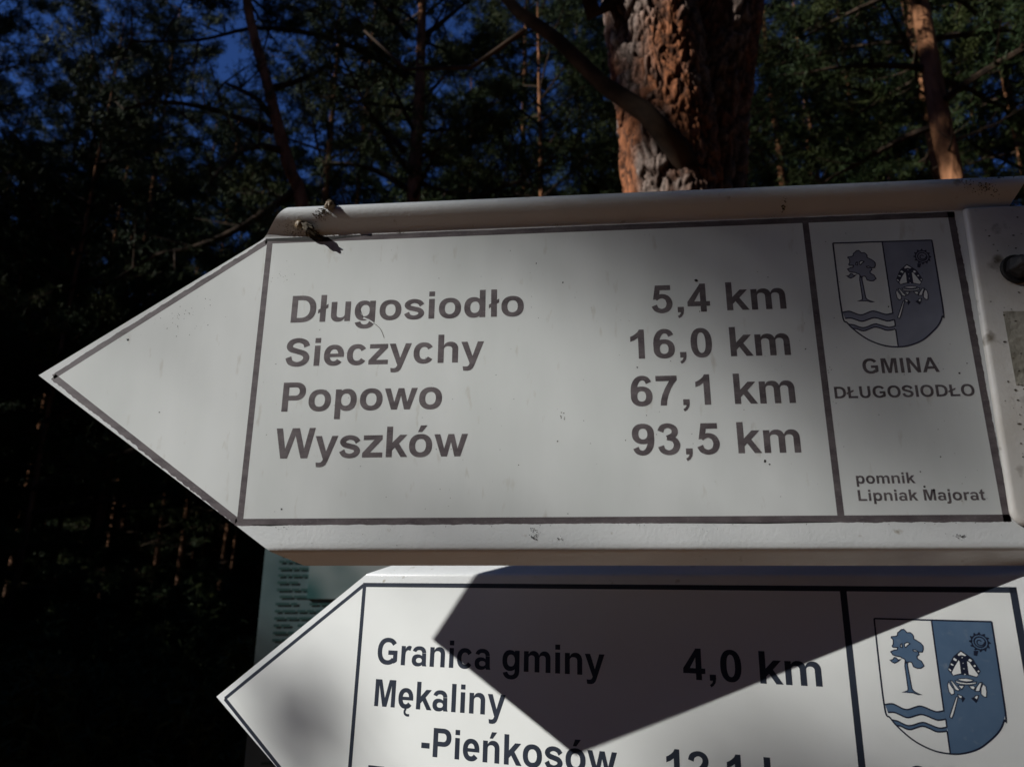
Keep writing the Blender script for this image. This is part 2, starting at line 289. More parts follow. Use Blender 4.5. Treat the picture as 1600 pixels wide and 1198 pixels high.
# ------------------------------------------------------------------ coat of arms, millimetres from the shield's top left corner
ARMS = {'crown':[[11.84,9.5],[12.11,8.01],[13.16,7.24],[14.35,6.09],[15.76,5.96],[16.69,6.95],[17.11,7.77],[19.02,7.72],[19.96,8.52],[20.52,9.61],[20.4,11.26],[22.07,12.31],[23.8,13.53],[24.97,15.13],[24.8,17.13],[24.18,18.6],[21.96,18.69],[22.2,20.13],[20.97,21.08],[20.96,22.53],[21.28,22.66],[23.01,23.85],[23.53,25.08],[24.04,26.4],[22.16,27.83],[20.12,27.83],[18.34,27.1],[18.0,25.68],[17.71,24.61],[16.27,24.4],[15.33,25.07],[14.29,25.12],[14.32,23.48],[13.72,22.78],[12.39,22.29],[12.11,21.79],[9.38,21.35],[8.04,20.86],[7.03,19.06],[9.07,18.07],[10.67,17.83],[11.17,16.53],[8.56,16.44],[8.21,15.71],[8.94,14.77],[9.2,12.54],[8.96,11.63],[8.23,11.09],[8.41,10.35],[10.72,10.09]],'leaf':[[6.2,23.91],[7.73,23.48],[8.57,22.26],[9.59,22.49],[10.5,23.64],[12.11,23.21],[11.17,23.8],[10.21,24.56],[8.36,25.55],[7.04,24.88]],'gap1':[[12.97,14.63],[13.71,14.24],[13.62,16.44],[12.62,16.11]],'gap2':[[15.11,14.19],[16.78,13.31],[18.06,14.09],[16.54,15.24],[15.53,16.37],[14.93,15.66]],'gap3':[[19.19,17.52],[20.56,17.56],[21.83,18.33],[20.43,18.56],[19.44,18.24]],'trunk':[[14.23,24.21],[15.38,24.71],[15.2,26.88],[15.5,31.36],[15.78,36.71],[15.96,39.36],[16.81,40.73],[18.38,41.7],[20.64,42.45],[18.79,42.47],[16.19,41.65],[10.73,41.69],[13.58,40.73],[13.91,39.47],[13.89,36.8],[13.8,30.55],[13.73,26.95]],'w1':[[0.42,49.08],[4.28,48.41],[7.21,49.52],[9.82,50.78],[12.54,51.04],[15.99,49.69],[19.1,48.79],[22.26,49.58],[24.81,50.68],[27.68,51.34],[31.54,50.4]],'w2':[[1.47,53.31],[4.84,53.09],[7.49,54.06],[10.37,55.28],[12.55,55.42],[15.97,54.21],[19.08,53.3],[21.71,53.83],[25.03,55.15],[27.62,55.81],[31.58,54.99]],'w3':[[3.23,57.32],[6.21,57.82],[8.82,59.05],[11.46,59.85],[14.24,59.38],[17.1,58.2],[19.88,57.59],[22.47,58.39],[26.3,59.78],[28.39,60.05],[31.54,59.27]],'w4':[[5.09,60.3],[7.55,60.41],[10.14,61.63],[12.57,61.87],[15.71,60.67],[19.09,59.6],[22.2,60.49],[25.48,61.92],[27.86,62.02],[31.39,61.35]],'outl':[[-0.0,0.02],[62.53,0.4],[62.02,49.43],[60.68,53.83],[57.89,59.03],[52.73,64.4],[45.91,69.56],[38.0,72.55],[31.02,73.26],[22.8,72.13],[14.09,68.08],[6.9,61.96],[2.45,56.28],[-0.07,49.24]],'divx':[[31.3,0.27],[31.17,50.3],[31.38,55.09],[31.59,61.29],[31.39,73.09]],'mitre':[[44.48,16.75],[50.06,21.32],[52.99,28.03],[50.7,31.62],[46.31,30.61],[42.58,30.44],[38.52,31.34],[36.17,27.92],[38.28,23.4],[40.0,20.48]],'m_tip':[[44.36,17.64],[46.87,19.68],[46.0,19.98],[44.59,19.5],[42.71,20.02],[42.67,19.13]],'m_l':[[42.53,22.51],[42.93,23.2],[42.76,29.73],[40.65,30.18],[38.66,30.89],[38.12,29.42],[40.27,25.79]],'m_r':[[46.75,22.87],[47.68,23.18],[51.41,30.02],[50.45,31.11],[46.71,30.07],[46.74,26.39]],'m_d0':[[40.4,21.18],[41.75,22.19],[41.13,23.1],[39.69,22.19]],'m_d1':[[38.31,24.37],[39.63,25.03],[39.21,25.66],[38.06,25.01]],'m_d2':[[36.94,27.18],[38.04,28.19],[37.55,28.74],[36.7,27.72]],'m_d3':[[48.42,21.39],[49.5,22.4],[48.5,23.15],[47.5,22.13]],'m_d4':[[50.4,24.65],[51.03,25.32],[50.24,25.79],[49.67,25.2]],'m_d5':[[51.84,27.56],[52.42,28.05],[51.84,28.69],[51.28,28.11]],'m_d6':[[44.44,20.57],[44.9,20.82],[44.68,21.27],[44.3,21.02]],'m_d7':[[44.51,23.67],[44.88,23.92],[44.67,24.28],[44.37,24.03]],'m_d8':[[44.41,26.67],[44.95,26.91],[44.73,27.36],[44.34,27.2]],'m_d9':[[44.48,29.74],[45.11,29.88],[44.87,30.42],[44.32,30.27]],'brim':[[40.27,32.97],[42.8,32.41],[45.26,32.29],[48.73,32.99],[47.65,33.73],[45.0,34.13],[42.44,33.82]],'brim2':[[39.18,33.73],[41.71,34.39],[44.93,34.66],[47.39,34.44],[50.05,33.87],[49.74,34.93],[47.24,35.49],[44.45,35.72],[41.55,35.53],[39.67,34.93]],'l1':[[35.79,34.42],[36.52,36.31],[37.84,38.68],[37.86,40.94],[36.28,41.72],[35.2,40.05],[34.93,36.57]],'l2':[[36.69,33.85],[37.66,33.98],[40.92,38.86],[40.05,39.26],[38.64,38.81],[37.92,36.94]],'l3':[[40.3,36.29],[43.56,36.29],[41.96,38.46]],'l4':[[39.46,41.2],[41.77,42.1],[41.09,43.52],[39.88,42.9]],'l4b':[[42.08,42.26],[43.07,43.23],[41.29,45.57],[41.04,43.87]],'r1':[[53.14,34.75],[54.36,36.24],[54.43,38.98],[53.84,41.92],[52.59,41.82],[51.36,40.35],[51.79,37.41]],'r2':[[51.43,34.32],[52.75,34.08],[50.76,39.01],[48.52,38.96],[49.65,36.66]],'r3':[[45.82,36.35],[48.11,36.14],[48.98,36.87],[48.13,38.3],[46.9,37.84]],'r4':[[47.54,42.46],[48.67,41.28],[50.11,41.28],[48.97,43.66]],'r4b':[[47.24,42.3],[46.0,43.06],[48.25,45.33],[49.23,44.07]],'staff':[[38.63,42.46],[39.41,42.76],[36.06,51.73],[34.72,54.38],[33.67,53.77],[34.42,51.84]],'cr_c':[[54.83,11.95]],'cr_r':[[59.05,11.81],[55.36,8.32]],'neck':[[51.01,16.89],[53.46,16.79],[52.31,19.76],[50.65,19.42]]}
def arms(parent, ox, oy, blue, line, light, k=1.0):
    T = lambda P: [(ox + x * k, oy + y * k) for x, y in P]
    A = {n: T(v) for n, v in ARMS.items()}; d = 0.34
    o = A['outl']; dv = A['divx']
    # right half in blue
    half = [dv[0]] + [o[1]] + o[2:9] + dv[::-1][:-1]
    flat_mesh('shield_field', [('p', half)], blue, parent, d)
    w1, w2, w3, w4 = (cat(A[n], 4) for n in ('w1', 'w2', 'w3', 'w4'))
    flat_mesh('shield_wave', [('p', w1 + w2[::-1])], blue, parent, d)
    flat_mesh('shield_wave', [('p', w3 + w4[::-1])], blue, parent, d)
    flat_mesh('shield_tree', [('p', A['crown']), ('p', A['leaf']), ('p', A['trunk'])], blue, parent, d + 0.02)
    flat_mesh('shield_tree_gap', [('p', A[n]) for n in ('gap1', 'gap2', 'gap3')], light, parent, d + 0.08)
    lw = 0.82
    L = [strip_of(o[:2], lw * 1.1), strip_of(cat(o[1:] + [o[0]], 5), lw * 1.1),
         strip_of(dv[:2], lw), strip_of(dv[2:4], lw), strip_of(dv[3:], lw)]
    L[3] = strip_of([dv[1], dv[1]] and [w2[-1], w3[-1]], lw); L[4] = strip_of([w4[-1], dv[-1]], lw)
    for q in (w1, w2, w3, w4): L.append(strip_of(q, lw))
    for n in ('crown', 'leaf', 'trunk', 'gap1', 'gap2', 'gap3'): L.append(strip_of(A[n], 0.6, True))
    flat_mesh('shield_outline', L, line, parent, d + 0.10, step=0.008)
    # mitre, ribbons, staff and crook
    flat_mesh('shield_mitre', [('p', A['mitre'])], line, parent, d + 0.02)
    lt = [('p', A[n]) for n in ARMS if n in ('m_tip', 'm_l', 'm_r', 'brim', 'brim2', 'l1', 'l2', 'l3', 'l4', 'r1', 'r2', 'r3', 'r4', 'staff') or n.startswith('m_d')]
    flat_mesh('shield_mitre', lt, light, parent, d + 0.16)
    ln = [strip_of(A[n], 0.5, True) for n in ('brim', 'brim2', 'l1', 'l2', 'l3', 'l4', 'r1', 'r2', 'r3', 'r4', 'staff')]
    (cx, cy), (px, py), _ = A['cr_c'][0], A['cr_r'][0], 0
    r = math.hypot(px - cx, py - cy); crook = []
    for a in range(0, 360, 30): crook.append(strip_of([(cx + r * 0.98 * math.cos(rad(a)), cy + r * 0.98 * math.sin(rad(a))), (cx + r * 1.3 * math.cos(rad(a + 6)), cy + r * 1.3 * math.sin(rad(a + 6)))], [1.5 * k, 0.7 * k]))
    for q in (1.0, 0.68): crook.append(strip_of([(cx + r * q * math.cos(rad(a)), cy + r * q * math.sin(rad(a))) for a in range(0, 360, 15)], 0.7, True))
    crook.append(strip_of([(cx + r * (0.55 - a / 900) * math.cos(rad(a)), cy + r * (0.55 - a / 900) * math.sin(rad(a))) for a in range(0, 360, 24)], 0.6))
    crook += [('p', A['l4b']), ('p', A['r4b']), ('p', A['neck'])]
    flat_mesh('shield_crook', ln + crook, line, parent, d + 0.22, step=0.008)
    fl = [('p', [(cx + r * q * math.cos(rad(a)) + s * 0.45 * math.cos(rad(t)), cy + r * q * math.sin(rad(a)) + s * 0.45 * math.sin(rad(t))) for t in range(0, 360, 60)]) for q, a, s in ((0.0, 0, 1.3), (0.86, 40, 1), (0.86, 95, 1), (0.86, 140, .8), (0.86, 200, .7), (0.86, 300, .6))]
    flat_mesh('shield_crook_dots', fl, line if light is None else blue, parent, d + 0.30)  # small dots printed on the crook

# ------------------------------------------------------------------ setting: forest floor
rng = np.random.default_rng(7)
def ground():
    n = 120; xs = np.concatenate([-np.geomspace(150, 0.5, n // 2), np.geomspace(0.5, 150, n // 2)])
    X, Y = np.meshgrid(xs, xs); Z = np.array([[0.10 * noise.noise((x * 0.35, y * 0.35, 0)) + 0.35 * noise.noise((x * 0.05, y * 0.05, 3)) for x, y in zip(a, b)] for a, b in zip(X, Y)])
    V = np.stack([X.ravel(), Y.ravel(), Z.ravel() - 0.05], 1); i = np.arange(n * n).reshape(n, n)
    F = np.stack([i[:-1, :-1].ravel(), i[:-1, 1:].ravel(), i[1:, 1:].ravel(), i[1:, :-1].ravel()], 1)
    o = bpy.data.objects.new('ground', fast_mesh('ground', V, F, [m_ground], True)); C.objects.link(o); o['kind'] = 'structure'
ground()
def ground_z(x, y): return 0.10 * noise.noise((x * 0.35, y * 0.35, 0)) + 0.35 * noise.noise((x * 0.05, y * 0.05, 3)) - 0.05

# ------------------------------------------------------------------ the two direction signs
def plate_mesh(name, rows, left, right_, m, parent, thick=1.5, cols=36):
    """rows: (Y, z) profile from top to bottom; left/right bounds as functions of the row parameter"""
    n = len(rows); V, F = [], []
    P = np.array(rows, float); T = np.gradient(P, axis=0); T /= np.linalg.norm(T, axis=1)[:, None]
    Nn = np.stack([-T[:, 1], T[:, 0]], 1)                     # (dY,dz) pointing away from the viewer
    for side in (0, 1):
        for i, (Y, z) in enumerate(rows):
            a, b = left(i), right_(i); yy, zz = Y + Nn[i][0] * thick * side, z + Nn[i][1] * thick * side
            for j in range(cols + 1):
                x = a + (b - a) * j / cols
                V.append((x / 1000, zz / 1000, -yy / 1000))
    o = n * (cols + 1); c = cols + 1
    for i in range(n - 1):
        for j in range(cols):
            k = i * c + j
            F.append((k, k + c, k + c + 1, k + 1)); F.append((o + k, o + k + 1, o + k + c + 1, o + k + c))
        k = i * c; F.append((k, o + k, o + k + c, k + c)); k = i * c + cols; F.append((k, k + c, o + k + c, o + k))
    for j in range(cols):
        F.append((j, j + 1, o + j + 1, o + j)); k = (n - 1) * c + j; F.append((k, o + k, o + k + 1, k + 1))
    ob = mesh(name, V, F, m, parent, smooth=True)
    try: ob.data.set_sharp_from_angle(angle=rad(35))
    except Exception: pass
    return ob
def lerp_fn(rows, table):
    ys, xs = zip(*table)
    return lambda i: float(np.interp(rows[i][0] if not callable(rows) else 0, ys, xs))
def flat_rows(a, b, n, z0=0.0, z1=0.0): return [(a + (b - a) * i / n, z0 + (z1 - z0) * i / n) for i in range(n + 1)]
def edge_noise(x, amp): return amp * (noise.noise((x * 0.11, 3.7, 0)) + 0.6 * noise.noise((x * 0.45, 9.1, 0)) + 0.35 * noise.noise((x * 1.3, 1.1, 0)))
def band(p, q, wd, rough, outer=1, k=1.2):
    """a printed line between two points, its outer edge frayed"""
    n = max(2, int(math.dist(p, q) / k)); L, Rr = [], []
    dx, dy = (q[0] - p[0]) / math.dist(p, q), (q[1] - p[1]) / math.dist(p, q)
    for i in range(n + 1):
        t = i / n; x, y = p[0] + (q[0] - p[0]) * t, p[1] + (q[1] - p[1]) * t
        e = edge_noise(x + 3.1 * y, rough) if 0 < i < n else 0
        L.append((x - dy * (wd / 2 + e) * outer, y + dx * (wd / 2 + e) * outer)); Rr.append((x + dy * wd / 2 * outer, y - dx * wd / 2 * outer))
    return ('s', L, Rr)

# --- upper sign
s1 = thing('direction_sign', 'upper white arrow sign with faded grey place names, dirty along its top edge', 'direction sign', world(0, 0, 0), 'arrow signs on the post')
top = [(-23.2, -2.0), (-23.8, -4.0), (-23.3, -5.8), (-22.2, -7.2), (-20.6, -8.3), (-18.6, -8.9), (-16.4, -8.8), (-14.2, -7.9), (-11.8, -6.3), (-9.4, -4.5), (-7.0, -2.6), (-4.8, -1.0), (-3.1, -0.2), (-2.3, 0.0)]
rows1 = top + flat_rows(0, 97.5, 22) + flat_rows(101.5, 201, 22) + [(207, -0.3), (213, -0.7), (216.0, -0.8), (217.6, -0.4), (218.8, 0.9), (219.8, 2.4), (222.3, 6.1), (225.2, 10.4), (226.6, 12.4)]
xl = [(-23.9, 14.8), (-22.6, 13.6), (-1.2, -6.0), (97.5, -158.0), (218.8, 22.5), (226.6, 40.5)]
xr = [(-24, 518), (-4, 506), (0, 505), (226, 512)]
plate_mesh('plate', rows1, lerp_fn(rows1, xl), lerp_fn(rows1, xr), m_paint, s1)
W1, M1 = 468.8, 374.4; HW = 2.1
tipx, tipy = -146.8, 98.8
film1 = [(-1.5, -1.4), (W1 + 1.5, -1.4), (W1 + 1.5, 201.4), (-1.5, 201.4), (tipx - 1.5, tipy)]
flat_mesh('film', [('p', film1)], m_film_old, s1, 0.16)
B1 = [band((-3.5, 0), (W1 + 2, 0), 4.2, 0.25, -1), band((W1 + 2, 200), (-3.2, 200), 4.2, 0.55, -1), band((W1, -2), (W1, 202), 4.4, 0.5, -1),
      band((tipx, tipy), (-2, 0.4), 4.0, 0.8, -1), band((-2, 199.6), (tipx, tipy), 4.6, 1.0, -1)]
for p_ in B1: flat_mesh('border_line', [p_], m_ink_old, s1, 0.22)
flat_mesh('divider_line', [band((0, 1), (0, 199), 4.1, 0)], m_ink_old, s1, 0.29)
flat_mesh('divider_line', [band((M1, 1), (M1, 199), 4.1, 0)], m_ink_old, s1, 0.29)
for a in (('Długosiodło', 21.0, 183.3, 63.5, 20.0), ('Sieczychy', 19.9, 156.5, 95.4, 20.0), ('Popowo', 20.5, 129.2, 127.1, 20.2), ('Wyszków', 18.6, 147.0, 158.9, 20.3),
          ('5,4', 268.8, 307.1, 64.2, 20.0), ('km', 317.9, 356.0, 63.8, 20.0), ('16,0', 253.7, 306.3, 95.8, 20.1), ('km', 317.8, 355.6, 95.7, 20.1),
          ('67,1', 252.5, 302.9, 127.7, 20.1), ('km', 317.8, 355.4, 127.6, 20.1), ('93,5', 252.1, 306.4, 159.6, 20.1), ('km', 317.4, 355.4, 159.3, 19.9),
          ('GMINA', 398.7, 445.0, 109.3, 9.8), ('DŁUGOSIODŁO', 379.5, 463.5, 125.2, 7.6), ('pomnik', 385.9, 420.3, 178.9, 6.6), ('Lipniak Majorat', 385.8, 458.7, 189.3, 6.6)):
    text(*a, m_ink_old, s1)
arms(s1, 390.5, 17.9, m_blue_old, m_line_old, m_film_old, 1.012)

# --- lower sign: same sheet, turned about 17 degrees towards the left
s2 = thing('direction_sign', 'lower white arrow sign with crisp navy lettering, under the sharp shadow of the upper one', 'direction sign', (0, 0, 0), 'arrow signs on the post')
c0, c1, c2 = (0.95526, 0.0113, -0.29555), (-0.01787, 0.99965, -0.01953), (0.29523, 0.02394, 0.95513)
ex, ey, ez = wdir(c0), wdir(c2), -wdir(c1)
Ms = Matrix((ex, ey, ez)).transposed().to_4x4(); Ms.translation = world(43.2, 235.5, 144.4); s2.matrix_world = Ms
rows2 = [(-16.6, 12.8), (-15.4, 10.6), (-12.0, 5.4), (-9.9, 2.1), (-8.9, 0.8), (-7.8, 0.15), (-6.3, 0)] + flat_rows(-3, 91.8, 20) + flat_rows(96, 186.5, 18) + [(193.5, 0), (195, 0.2), (196, 1.0), (198, 4), (202, 10), (203.5, 12.4)]
x2l = [(-16.6, 18.5), (-8.9, 1.5), (-6.3, -2.0), (91.8, -137.6), (193.5, 12), (203.5, 26)]
plate_mesh('plate', rows2, lerp_fn(rows2, x2l), lambda i: 500, m_paint, s2)
W2, M2, H2 = 448.2, 356.2, 186.0; tx2, ty2 = -128.3, 92.8
flat_mesh('film', [('p', [(-1, -1.2), (W2 + 1.5, -1.2), (W2 + 1.5, H2 + 1.2), (-1, H2 + 1.2), (tx2 - 1.2, ty2)])], m_film_new, s2, 0.16)
for p_ in (band((-1.5, 0), (W2 + 1.8, 0), 3.3, 0.05, -1), band((W2 + 1.8, H2), (-1.5, H2), 3.3, 0.05, -1), band((W2, -1.5), (W2, H2), 3.7, 0.05, -1),
           band((tx2, ty2), (-1, 0.3), 2.9, 0.12, -1), band((-1, H2 - .3), (tx2, ty2), 2.9, 0.12, -1)):
    flat_mesh('border_line', [p_], m_ink_new, s2, 0.22)
flat_mesh('divider_line', [band((0, 1), (0, H2 - 1), 3.3, 0)], m_ink_new, s2, 0.29)
flat_mesh('divider_line', [band((M2, 1), (M2, H2 - 1), 3.9, 0)], m_ink_new, s2, 0.29)
for a in (('Granica gminy', 17.0, 199.8, 59.2, 19.2), ('4,0', 253.5, 290.9, 58.6, 19.4), ('km', 302.0, 338.8, 58.7, 19.5), ('Mękaliny', 17.3, 126.4, 89.4, 19.2),
          ('-Pieńkosów', 60.1, 207.5, 120.3, 19.3), ('12,1', 240.1, 286.8, 120.6, 19.4), ('km', 300.5, 338.5, 120.6, 19.4), ('T', 16.2, 30.1, 149.7, 19.4),
          ('GMINA', 381.3, 426.0, 108.4, 9.6), ('DŁUGOSIODŁO', 363.0, 443.0, 123.5, 7.4)):
    text(*a, m_ink_new, s2)
arms(s2, 372.1, 17.7, m_blue_new, m_line_new, m_film_new)

# --- grime on the signs: specks, a crack in the film, webby dirt (parts of the sign they stick to)
def specks(parent, spots, depth, m=m_speck, name='dirt_specks'):
    ps = []
    for (x, y, r) in spots:
        k = 7; a0 = random.random() * 6
        ps.append(('p', [(x + r * (0.6 + 0.6 * random.random()) * math.cos(a0 + i * 6.283 / k), y + r * (0.6 + 0.5 * random.random()) * math.sin(a0 + i * 6.283 / k)) for i in range(k)]))
    o = flat_mesh(name, ps, m, parent, depth, step=0.004); o['kind'] = 'stuff'; return o
random.seed(5)
sp = [(299.3, 41.6, 1.3), (-132.6, 89.2, 1.1), (-96, 73, 1.0), (-65, 126, .5), (27, 192, .6), (365, 92, .5), (257.5, 101.8, .6), (210, 40, .6), (192, 25, .5), (346, 41, .4), (333, 164.5, 1.0), (335.5, 166.5, .6),
      (300, 64, .4), (262, 134, .4), (248, 150, .4), (420, 64.5, .5), (425, 181, .7), (437, 163, .5), (424, 172, .5), (430, 183.2, .9), (456.5, 110.5, .8), (462, 104, .4), (180, 165, .4), (205, 150, .5), (34, 60, .4)]
for _ in range(130): sp.append((random.uniform(0, 465), random.uniform(4, 196), random.uniform(0.12, 0.33)))
for _ in range(70): sp.append((random.gauss(-62, 16), random.gauss(52, 13) - 0.2, random.uniform(0.12, 0.38)))
sp = [s for s in sp if s[0] > 0 or abs(s[1] - 98.8) < (s[0] + 140) * 0.66]
for _ in range(16): sp.append((random.gauss(13, 4), random.gauss(28, 5), random.uniform(0.1, 0.3)))
specks(s1, sp, 0.42)
bt = []
for _ in range(26): bt.append((random.gauss(190, 1.6), random.uniform(204, 212), random.uniform(0.15, 0.5)))
for _ in range(7): bt.append((random.gauss(206, .8), random.gauss(211, .8), random.uniform(0.2, 0.5)))
for _ in range(14): bt.append((random.gauss(440, 1.7), random.gauss(210.5, 1.2), random.uniform(0.15, 0.5)))
for _ in range(40): bt.append((random.uniform(20, 480), random.uniform(202.6, 203.6), random.uniform(0.1, 0.35)))
for _ in range(24): bt.append((random.uniform(30, 480), random.uniform(205, 215), random.uniform(0.1, 0.25)))
specks(s1, bt, 2.6)
cr = strip_of(cat([(69, 52, .3), (70.5, 57, .5), (73, 62, .8)]) and [(x, y) for x, y, _ in cat([(69, 50, 1), (70.3, 56, 1), (72.6, 61.5, 1)])], 0.3)
flat_mesh('film_crack', [cr], m_speck, s1, 0.44)
flat_mesh('film_crack', [strip_of([(x, y) for x, y in cat([(72.6, 61.5), (77, 63.5), (82, 67)])], [1.1, 1.3] + [0.9] * 13)], m_film_old, s1, 0.46)
flat_mesh('film_crack', [strip_of([(x, y) for x, y in cat([(80, 65.5), (85, 70), (88, 76.5)])], 0.3)], m_grime, s1, 0.47)
specks(s1, [(random.uniform(373, 380), random.uniform(100, 110), .3) for _ in range(4)] + [(207 + random.random() * 3, 131 + random.random() * 5, .4) for _ in range(7)], 0.42, m_grime)
# frayed black under-edge where the film lifts along the top left
flat_mesh('film_edge', [strip_of([(-3, -1.0), (8, -0.9), (26, -0.6), (42, -0.2), (58, -1.2), (70, -1.8)], [1.4, 2.4, 3.0, 2.8, 1.2, 0.2])], m_speck, s1, 0.62)
flat_mesh('film_edge', [strip_of([(8, 201.6), (20, 202.1), (32, 201.7)], [0.2, 0.9, 0.2])], m_speck, s1, 0.5)
flat_mesh('film_edge', [strip_of([(270, 201.8), (330, 202.2), (372, 201.8)], [0.2, 0.7, 0.2])], m_speck, s1, 0.5)

def blob(name, c, r, m, parent=None, squash=(1, 1, 1), seed=0, rough=0.25, sub=3):
    bm = bmesh.new(); bmesh.ops.create_icosphere(bm, subdivisions=sub, radius=1)
    for v in bm.verts:
        d = 1 + rough * noise.noise(v.co * 2.1 + Vector((seed, 0, 0))); v.co = Vector((v.co.x * squash[0], v.co.y * squash[1], v.co.z * squash[2])) * d * r
    me = bpy.data.meshes.new(name); bm.to_mesh(me); bm.free(); me.materials.append(m)
    me.polygons.foreach_set('use_smooth', [True] * len(me.polygons))
    o = bpy.data.objects.new(name, me); link(o, parent); o.location = c; return o
def grime_patch(parent, cx, cy, sx, sy, n, zf, rmax=0.9, ang=0.0):
    """clumped crumbs and web threads stuck on the top strip"""
    V, F = [], []
    for _ in range(n):
        u, v = random.gauss(0, 1), random.gauss(0, 1)
        x = cx + sx * u * math.cos(ang) - sy * v * math.sin(ang); y = cy + sx * u * math.sin(ang) + sy * v * math.cos(ang)
        r = random.uniform(0.15, rmax) * math.exp(-0.25 * (u * u + v * v)); z = zf(y) - r * 0.4; b = len(V)
        for q in ((r, 0, 0), (-r, 0, 0), (0, r, 0), (0, -r, 0), (0, 0, r), (0, 0, -r)):
            V.append(((x + q[0] * random.uniform(.6, 1.5)) / 1000, (z + q[1]) / 1000, -(y + q[2] * random.uniform(.6, 1.4)) / 1000))
        for f in ((0, 2, 4), (2, 1, 4), (1, 3, 4), (3, 0, 4), (2, 0, 5), (1, 2, 5), (3, 1, 5), (0, 3, 5)): F.append(tuple(b + i for i in f))
    mesh('grime', V, F, m_grime, parent, kind='stuff')
tY, tZ = zip(*sorted(top)); zf = lambda y: float(np.interp(y, tY, tZ))
grime_patch(s1, 29, -5.5, 5.0, 2.2, 200, zf, 1.1, 0.55); grime_patch(s1, 35, -2.0, 3.0, 1.3, 120, zf, 1.3, 0.5)
grime_patch(s1, 20, -7.5, 9, 4, 170, zf, 0.45); grime_patch(s1, 40, -16, 6, 3, 150, zf, 0.7, -0.6); grime_patch(s1, 47, -22, 3, 1.2, 60, zf, 0.8)
grime_patch(s1, 95, -3.4, 2.0, 0.7, 22, zf, 0.5); grime_patch(s1, 360, -9, 1.0, 2.4, 30, zf, 0.8); grime_patch(s1, 487, -15, 9, 3, 120, zf, 0.7, 0.3); grime_patch(s1, 500, -22, 9, 1, 60, zf, 0.6)
for _ in range(5): grime_patch(s1, random.uniform(80, 500), -3.4, 5, 0.5, 14, zf, 0.3)
cc = thing('insect_cocoon', 'shiny brown cocoon in grimy webbing at the top left corner of the upper sign', 'cocoon', world(23, -9, -6), 'cocoons on the sign edge')
blob('shell', (0, 0.0, 0), 0.0030, m_cocoon, cc, (1, 0.9, 1.05), 3, 0.12)
hb = blob('husk', (0.0075, -0.001, -0.0035), 0.0028, m_grime, cc, (2.0, 1.0, 1.0), 5, 0.7); hb.rotation_euler = (0, rad(38), 0)
c2_ = thing('insect_cocoon', 'smaller pale cocoon on the upper edge of the upper sign, right of the first one', 'cocoon', world(46, -21, -10), 'cocoons on the sign edge')
blob('shell', (0, -0.0005, 0.0), 0.0030, m_cocoon, c2_, (1.15, 0.9, 1.1), 9, 0.35)
blob('husk', (-0.001, 0.002, 0.004), 0.0016, m_grime, c2_, (1.3, 1, 1), 2, 0.6)

# --- the bolted plate at the right that clamps the upper sign
cp = thing('clamp_plate', 'plain white metal plate bolted over the right end of the upper sign', 'metal plate', world(470, 205, -4))
def rounded_plate():
    bm = bmesh.new(); P = []
    for cx, cy, a0 in ((479, 201, 90), ):
        pass
    def arc(cx, cy, r, a, b): return [(cx + r * math.cos(rad(t)), cy + r * math.sin(rad(t))) for t in np.linspace(a, b, 7)]
    P = arc(477.2, -1.0, 1.6, 180, 270) + [(640, -4.5), (640, 206)] + arc(478.2, 196.5, 8.5, 90, 180)
    o = world(470, 205, -4)
    def vv(x, y, z): return world(x, y, z) - o
    lo = [bm.verts.new(vv(x, y, -0.6)) for x, y in P]
    ins = [bm.verts.new(vv(x + (2.2 if x < 500 else -2), y + (1.6 if y < 100 else -2.0), -4.8)) for x, y in P]
    mid = [bm.verts.new(vv(x + (0.35 if x < 500 else -.3), y + (0.2 if y < 100 else -.3), -3.4)) for x, y in P]
    n = len(P)
    for r0, r1 in ((lo, mid), (mid, ins)):
        for i in range(n): bm.faces.new((r0[i], r0[(i + 1) % n], r1[(i + 1) % n], r1[i]))
    bm.faces.new(ins); bm.faces.new(lo[::-1]); bmesh.ops.recalc_face_normals(bm, faces=bm.faces)
    me = bpy.data.meshes.new('plate'); bm.to_mesh(me); bm.free(); me.materials.append(m_paint_dirty)
    q = bpy.data.objects.new('plate', me); link(q, cp)
    bv = q.modifiers.new('b', 'BEVEL'); bv.width = 0.0011; bv.segments = 3; bv.limit_method = 'ANGLE'; bv.angle_limit = rad(25)
    me.polygons.foreach_set('use_smooth', [True] * len(me.polygons))
    try: me.set_sharp_from_angle(angle=rad(50))
    except Exception: pass
rounded_plate()
def pos_on_plate(x, y, z): return world(x, y, z) - world(470, 205, -4)
